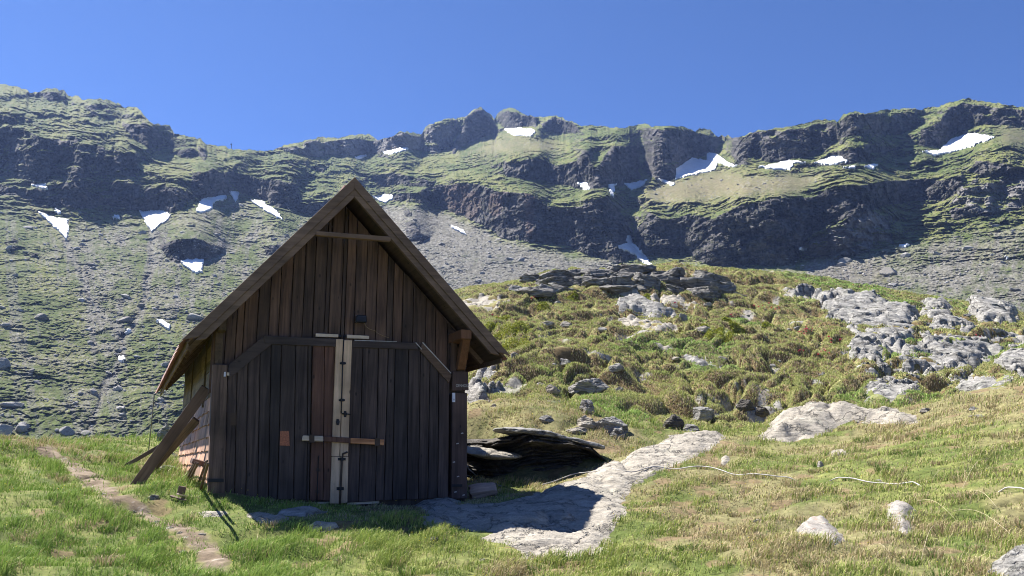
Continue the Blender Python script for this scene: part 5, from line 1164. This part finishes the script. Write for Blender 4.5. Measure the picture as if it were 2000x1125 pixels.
dpart([(816, 684.5), (873, 749), (878.5, 734), (822, 671)], "corner_board", M['scarred'], dr_, -0.088, label="scarred board with worn pale edge")
# worn light edges above the right header
m_ = MB(); fquad(m_, [(690, 667), (772, 669), (772, 668), (690, 665.5)], -.088, -.084); fquad(m_, [(808, 671.4), (820, 684.2), (820.6, 683.2), (809, 669.6)], -.092, -.087); fquad(m_, [(821, 671), (877, 731), (877.6, 729.5), (822.5, 669.6)], -.093, -.086)
child(m_, "worn_edge", M['chalk'], dr_)
dpart([(645, 891), (660, 891), (668, 664), (654, 664)], "cover_strip", M['pale'], dl, -0.10, -0.056, label="pale new upright strip")
dpart([(661.2, 891), (677, 891), (684.5, 666), (669, 666)], "cover_strip", M['pale'], dr_, -0.10, -0.056, label="pale new upright strip")
dpart([(642, 983), (659.5, 983), (661.5, 892), (645.5, 892)], "cover_strip", M['pale'], dl, -0.098, -0.056)
dpart([(660.5, 983.5), (675.5, 981), (677.5, 892), (662.5, 892)], "cover_strip", M['pale'], dr_, -0.098, -0.056)
def rod(P, name, parent, r_=0.009, y_=-0.115, mat='iron'):
    m_ = MB(); pts = []
    for p in P: x_, z_ = fp(*p); pts.append((x_, y_, z_))
    m_.tube(pts, r_, 8); return child(m_, name, M[mat], parent, smooth=True)
def clamp(px, py, parent, w_=10, h_=4, name="bolt_bracket", y_=-0.113, mat='iron', vert=False):
    m_ = MB(); a_, b_ = (w_ / 2, h_ / 2)
    fquad(m_, [(px - a_, py + b_), (px + a_, py + b_), (px + a_, py - b_), (px - a_, py - b_)], y_ + .009, y_ + .014)
    x_, z_ = fp(px, py); m_.box(x_ - .022, x_ + .022, -0.132, -0.100, z_ - .02, z_ + .02)
    for s_ in (-1, 1):
        x_, z_ = fp(px + s_ * a_ * .72, py); m_.box(x_ - .006, x_ + .006, -0.108, -0.1, z_ - .006, z_ + .006)
    return child(m_, name, M[mat], parent)
b1 = rod([(668.5, 656), (666, 700), (664.5, 760), (663, 806), (665, 809), (682, 810)], "door_bolt", dl)
for p in ((666.5, 711), (664.5, 782.5)): clamp(*p, b1, 12)
clamp(671, 809.5, b1, 5, 12); clamp(656.5, 825, dl, 5, 12, "latch")
b2 = rod([(675, 883), (666, 887), (664.5, 896), (662.5, 940), (661, 983)], "door_bolt", dr_, 0.014, mat='rustiron')
clamp(664.5, 897, b2, 15, 5); clamp(661.3, 954, b2, 14, 6)
b3 = rod([(621.5, 890), (620, 893), (618, 950), (617, 985)], "door_bolt", dl, 0.008, -0.07)
for p in ((620, 918), (617.5, 960)):
    m_ = MB(); fquad(m_, [(p[0] - 4, p[1] + 3), (p[0] + 4, p[1] + 3), (p[0] + 4, p[1] - 3), (p[0] - 4, p[1] - 3)], -0.075, -0.058); child(m_, "bolt_bracket", M['rustiron'], b3)
# hinges
for (px, py, w_, h_, par) in ((420, 938, 30, 7, dl), (888, 948, 20, 5, dr_)):
    m_ = MB(); fquad(m_, [(px - w_ / 2, py + h_ / 2), (px + w_ / 2, py + h_ / 2), (px + w_ / 2, py - h_ / 2), (px - w_ / 2, py - h_ / 2)], -0.112, -0.101); child(m_, "hinge", M['iron'], par)
m_ = MB(); fquad(m_, [(435, 737), (439, 737), (439, 728), (436, 728)], -0.13, -0.10); child(m_, "hinge", M['white'], dl, label="small bright metal hinge")
m_ = MB(); fquad(m_, [(441, 735), (446, 735), (446, 729), (441, 729)], -0.12, -0.085); child(m_, "wooden_peg", M['pale_x'], dl)
# locking bar
bar_ = bpy.data.objects.new("locking_bar", None); C.objects.link(bar_); bar_.parent = hut
def bquad(P, name, mat, y0=-0.145, y1=-0.108, b_=0.006): m_ = MB(); fquad(m_, P, y0, y1); return child(m_, name, M[mat], bar_, b_)
bquad([(586, 861.5), (628, 863), (628, 852), (588, 851)], "bar_end", 'pale_x', -0.145, -0.108, 0.012)
bquad([(628.3, 862.6), (680, 866), (680, 855.5), (628.3, 852.5)], "bar", 'redboard')
bquad([(680.3, 866.3), (745, 870), (745.5, 859), (680.3, 855.8)], "bar_end", 'orange_x')
for (px, py) in ((605, 857.5), (732, 864)):
    m_ = MB(); fquad(m_, [(px - 5, py + 7.5), (px + 5, py + 7.5), (px + 5, py - 7.5), (px - 5, py - 7.5)], -0.152, -0.06); child(m_, "bar_strap", M['rustiron'], bar_)
# pale battens over the doors, lamp with its wire, copper plate
m_ = MB(); fquad(m_, [(616, 658), (660, 659.5), (660, 653.5), (616, 651.5)], -0.03, 0.01); child(m_, "batten", M['pale_x'], hut, 0.003, "pale batten left of the door gap")
m_ = MB(); fquad(m_, [(677, 661), (720, 662.5), (720, 656.5), (677, 654)], -0.03, 0.01); child(m_, "batten", M['pale_x'], hut, 0.003, "pale batten right of the door gap")
for px in (664, 673):
    m_ = MB(); fquad(m_, [(px - 2, 659), (px + 2, 659), (px + 2, 654), (px - 2, 654)], -0.03, 0.012); child(m_, "iron_eye", M['iron'])
lm = bpy.data.objects.new("flood_lamp", None); C.objects.link(lm); lm.parent = hut
m_ = MB(); P = [(690, 632), (712, 633), (711, 619), (692, 618)]; fquad(m_, P, -0.16, -0.07); child(m_, "lamp_housing", M['lampblack'], lm, 0.012)
m_ = MB(); x_, z_ = fp(701, 625); m_.box(x_ - .02, x_ + .02, -0.08, 0.03, z_ - .02, z_ + .02); child(m_, "lamp_arm", M['lampblack'], lm)
m_ = MB(); x_, z_ = fp(701, 626); m_.box(x_ - .065, x_ + .065, -0.166, -0.161, z_ - .035, z_ + .035); child(m_, "lamp_glass", M['iron'], lm)
m_ = MB(); m_.tube([(fp(x_, y_)[0], yy, fp(x_, y_)[1]) for x_, y_, yy in ((709, 630, -.05), (715, 638, .0), (722, 643, .0), (733, 646, .005), (738, 651, .005), (748, 656, .0), (760, 660, .0))], 0.004, 6); child(m_, "lamp_wire", M['wire'], lm, smooth=True)
m_ = MB(); fquad(m_, [(545, 870), (564, 871), (563, 842), (546, 842)], -0.066, -0.058); m_.add([], []); child(m_, "patch_plate", M['copper'], dl, label="small copper-red plate")
m_ = MB(); fquad(m_, [(449, 831), (461, 831), (461, 808), (449, 806)], -0.0615, -0.0600); child(m_, "rusty_patch", M['rustiron'], dl)
# threshold planks and stones of the base
m_ = MB(); fquad(m_, [(555, 989), (642, 989), (642, 980), (555, 983)], -0.02, 0.03); fquad(m_, [(678, 986), (740, 983), (740, 978), (678, 982)], -0.02, 0.03); child(m_, "threshold", M['pale_x'])
m_ = MB(); m_.box(0.0, WR, 0.03, 0.14, -0.35, fp(660, 972)[1]); child(m_, "sill_beam", M['post'])

# ------------------------------------------------------------------ things round the hut
def place(px, py): x, y = gpix([px], [py]); return np.array([float(x[0]), float(y[0]), float(gz(x, y)[0])])
def hw(lx, ly, lz): return np.array([HUT_P[0] + lx * HX[0] + ly * HY[0], HUT_P[1] + lx * HX[1] + ly * HY[1], HUT_P[2] + lz])
def plank_px(name, label, top_w, foot_px, w_, th, mat, cat="plank", side=None, group=None, foot_Y=None):
    a_ = Vector(top_w); b_ = Vector(place(*foot_px)) if foot_Y is None else Vector(unp(foot_px[0], foot_px[1], foot_Y)); d = (a_ - b_).normalized(); a_ = a_ + d * 0.0; b_ = b_ - d * 0.06; L = (a_ - b_).length
    m_ = MB(); m_.box(-th / 2, th / 2, -w_ / 2, w_ / 2, 0, L); o = m_.build(name, mat, None, 0.004); o.location = b_
    nrm = Vector(side).normalized() if side is not None else Vector((-HX[0], -HX[1], 0)); y_ax = d.cross(nrm).normalized(); x_ax = y_ax.cross(d)
    from mathutils import Matrix
    o.rotation_euler = Matrix((x_ax, y_ax, d)).transposed().to_euler(); tag(o, label, cat, group); return o
t1 = hw(-0.05, *sp_(410, 758)); t2 = hw(-0.06, *sp_(392, 820)); t3 = hw(-0.07, *sp_(382, 836))
plank_px("prop_plank", "long thick grey plank propped steeply against the hut's left corner", t1, (268, 945), 0.165, 0.06, M['prop'], side=(0.40, -0.91, 0.0), group="planks leaning on the hut's side")
plank_px("prop_plank", "dark broad plank leaning on the hut just behind the longest one", t2, (288, 928), 0.14, 0.04, M['post'], side=(0.40, -0.91, 0.0), group="planks leaning on the hut's side")
plank_px("prop_plank", "thin low plank reaching farthest left from the hut's side wall", t3, (238, 914), 0.07, 0.04, M['prop'], side=(0.40, -0.91, 0.0), group="planks leaning on the hut's side")
sl_ = "slender lath leaning on the hut's left corner, "
for k, (a_, b_, off, lab) in enumerate((((380,905),(355,941),.10,"far left one of the row"),((383,903),(360,945),.14,"second of the row"),((386,905),(365,947),.18,"third of the row"),((404,900),(386,948),.12,"the one close to the post"),((406,905),(392,956),.16,"lowest one beside the post"))):
    tw = hw(-0.06 - off, *sp_(a_[0], a_[1], -0.06 - off)); plank_px("lath", sl_ + lab, tw, b_, 0.035, 0.02, M['prop'] if k % 2 else M['post'], "lath", side=(0.40, -0.91, 0.0), group="laths leaning on the hut corner")
c_ = hw(-0.16, *sp_(387, 903, -0.16)); m_ = MB(); m_.box(-.10, .10, -.05, .05, -.035, .035); o = m_.build("wood_block", M['prop'], None, .006); o.location = c_; o.rotation_euler = (.2, .25, .7); tag(o, "short grey wood block resting on the slender laths", "wood block")
# broken bits of wood in the grass
for k, (px, py, s_, rz, lab, mt) in enumerate(((352,970,.11,.4,"small upright grey wood scrap in the grass before the corner post",'prop'),(362,975,.16,1.2,"flat pale wood chip beside the grey scrap",'pale_x'),(348,979,.14,-.4,"flat splinter lying under the grey scrap",'prop'))):
    m_ = MB(); m_.box(-s_, s_, -.025, .025, 0, .02) if k else m_.box(-.05, .05, -.02, .02, 0, .11); o = m_.build("wood_scrap", M[mt], None, .003); o.location = place(px, py) + np.array([0, 0, 0.03]); o.rotation_euler = (.15, .2, rz); tag(o, lab, "wood scrap", "wood scraps in the grass")
# stay wire behind the planks
a_ = hw(-0.62, 7.4, EZ - 0.1); b_ = place(290, 884); m_ = MB(); m_.tube([a_, (Vector(a_) + Vector(b_)) / 2 + Vector((0, 0, -.04)), b_], 0.012, 6); o = m_.build("stay_wire", M['cable'], smooth=True); tag(o, "thin dark stay wire running from the far eave down to the grass", "wire")
# chopped log by the right post
v, f = None, None
m_ = MB(); n_ = 16; L_ = 0.20; ring = [(math.cos(k * 2 * math.pi / n_) * (1 + .08 * math.sin(3 * k)), math.sin(k * 2 * math.pi / n_) * (1 + .06 * math.cos(2 * k + 1))) for k in range(n_)]
vs = []; segs = 6
for s_ in range(segs + 1):
    t_ = s_ / segs; rr = 0.115 + 0.012 * math.sin(5 * t_); vs += [(-L_ + 2 * L_ * t_ + (0.02 * math.sin(k * 1.7) if s_ in (0, segs) else 0), c * rr * (1 + .05 * math.sin(k * 5 + s_)), s * rr) for k, (c, s) in enumerate(ring)]
fs = [(s_ * n_ + k, s_ * n_ + (k + 1) % n_, (s_ + 1) * n_ + (k + 1) % n_, (s_ + 1) * n_ + k) for s_ in range(segs) for k in range(n_)] + [tuple(range(n_)), tuple(segs * n_ + k for k in range(n_))]
m_.add(vs, fs); o = m_.build("log", M['log'], None, 0.004); o.location = place(942, 972) + np.array([0, 0.05, 0.10]); o.rotation_euler = (0.4, -0.16, 0.15); tag(o, "short weathered log lying by the hut's right corner post", "log")
# hose over the slab and cable at the hut
def lay_line(name, label, pts, r_, mat, cat, lift=0.02, start=None, sunk=()):
    P = densify_open(pts, 7); gx_, gy_ = gpix([p[0] for p in P], [p[1] for p in P], base=True); kk = np.ones(5) / 5; sm = lambda v: np.convolve(np.pad(v, 2, 'edge'), kk, 'valid'); gx_, gy_ = sm(gx_), sm(gy_); zz = sm(np.maximum(gz(gx_, gy_), base_z(gx_, gy_) - 0.02)) + lift
    for p, q in ((0, 0),): pass
    out = []
    for i, (x, y, z) in enumerate(zip(gx_, gy_, zz)):
        s = 0.0
        for (a_, b_) in sunk:
            if a_ < P[i][0] < b_: s = 0.12 * min(1, (P[i][0] - a_) / 30, (b_ - P[i][0]) / 30)
        out.append((x, y, z - s))
    if start is not None: out = list(start) + out
    # drape: never below its neighbours' mean
    m_ = MB(); m_.tube(out, r_, 8); o = m_.build(name, mat, smooth=True); tag(o, label, cat); return o
def densify_open(P, seg):
    out = []
    for (x1, y1), (x2, y2) in zip(P[:-1], P[1:]):
        k = max(1, int(math.hypot(x2 - x1, y2 - y1) / seg)); out += [(lerp(x1, x2, j / k), lerp(y1, y2, j / k)) for j in range(k)]
    return out + [P[-1]]
lay_line("hose", "long white hose snaking over the bedrock slab and into the right grass", [(1055,953),(1095,944),(1118,933),(1140,929),(1190,929),(1240,927),(1262,923),(1300,921),(1340,924),(1380,925),(1400,928),(1440,936),(1480,939),(1535,941),(1590,940),(1640,944),(1690,951),(1740,953),(1785,952),(1850,960),(1900,962),(1970,960),(2010,968),(2060,975)], 0.0085, M['hose'], "hose", 0.055, sunk=((1540, 1636), (1786, 1966)))
s0 = [hw(WR + 0.03, 0.3, fp(911, 880)[1]), hw(WR + 0.16, 0.3, fp(911, 880)[1] - 0.28), ]
lay_line("cable", "pale grey cable drooping from the hut's right corner into the grass", [(930,925),(945,938),(965,950),(985,952)], 0.009, M['cable'], "cable", 0.03, start=s0)
mtn = build_mountain()
path = patch("path", PATH_PX, M['ground'], 0.02, edge=0.2, rough=0.006, seed=500, cols=path_cols, jit=0.08, sink=0.05); tag(path, "narrow bare earth trail past the hut", kind="structure")
lay_rocks(); ledge()
build_ground()
build_grass()

# large single blocks at the foot of the mountain
MV, MPX, MPY = mtn
def on_mountain(px, py):
    k = np.argmin((MPX - px) ** 2 + (MPY - py) ** 2); return MV.reshape(-1, 3)[k]
def mtn_block(px, py, wpx, hpx, label, seed, mat='rock', tilt=0.0):
    P = on_mountain(px, py); boulder(px, py, wpx, hpx, M[mat], label, seed, loc=(P[0], P[1]), name="boulder", cat="boulder", tilt=tilt, strata=0, rough=0.03, sub=4)
    o = bpy.context.scene.collection.objects[-1]; k = P[1] / 1735.0; o.location = (P[0], P[1] - wpx * k * 0.1, P[2] - hpx * k * 0.15); PATCHES.pop()
mtn_block(8, 846, 40, 36, "big pale boulder at the photo's left edge above the trail's end", 701, 'slab', 0.5)
mtn_block(134, 846, 34, 16, "grey boulder sitting above the point where the trail vanishes", 703, tilt=.3)
mtn_block(6, 716, 30, 22, "square dark boulder at the left edge halfway up the scree", 704)
mtn_block(26, 792, 44, 12, "flat dark boulder near the left edge below the square one", 705)
mtn_block(1735, 534, 40, 20, "pale block low on the right scree just over the knoll's crest", 706, 'slab')
mtn_block(1650, 512, 30, 12, "long flat block on the right scree left of the pale block", 707)
mtn_block(380, 622, 34, 14, "grey boulder on the scree just left of the hut's roof edge", 708)
mtn_block(80, 622, 34, 16, "dark boulder high on the left scree", 709, 'rock_mid')
mtn_block(245, 628, 34, 14, "dark boulder beside the left gully", 710, 'rock_mid')
P = on_mountain(453, 290); m_ = MB(); m_.tube([(P[0], P[1], P[2] - 1), (P[0], P[1], P[2] + 4.5)], 0.22, 8); m_.box(P[0] - 1.0, P[0] + 0.3, P[1] - .1, P[1] + .1, P[2] + 3.4, P[2] + 4.3); o = m_.build("marker_post", M['iron']); tag(o, "tiny dark marker post on the lowest saddle of the ridge", "post")
haze()
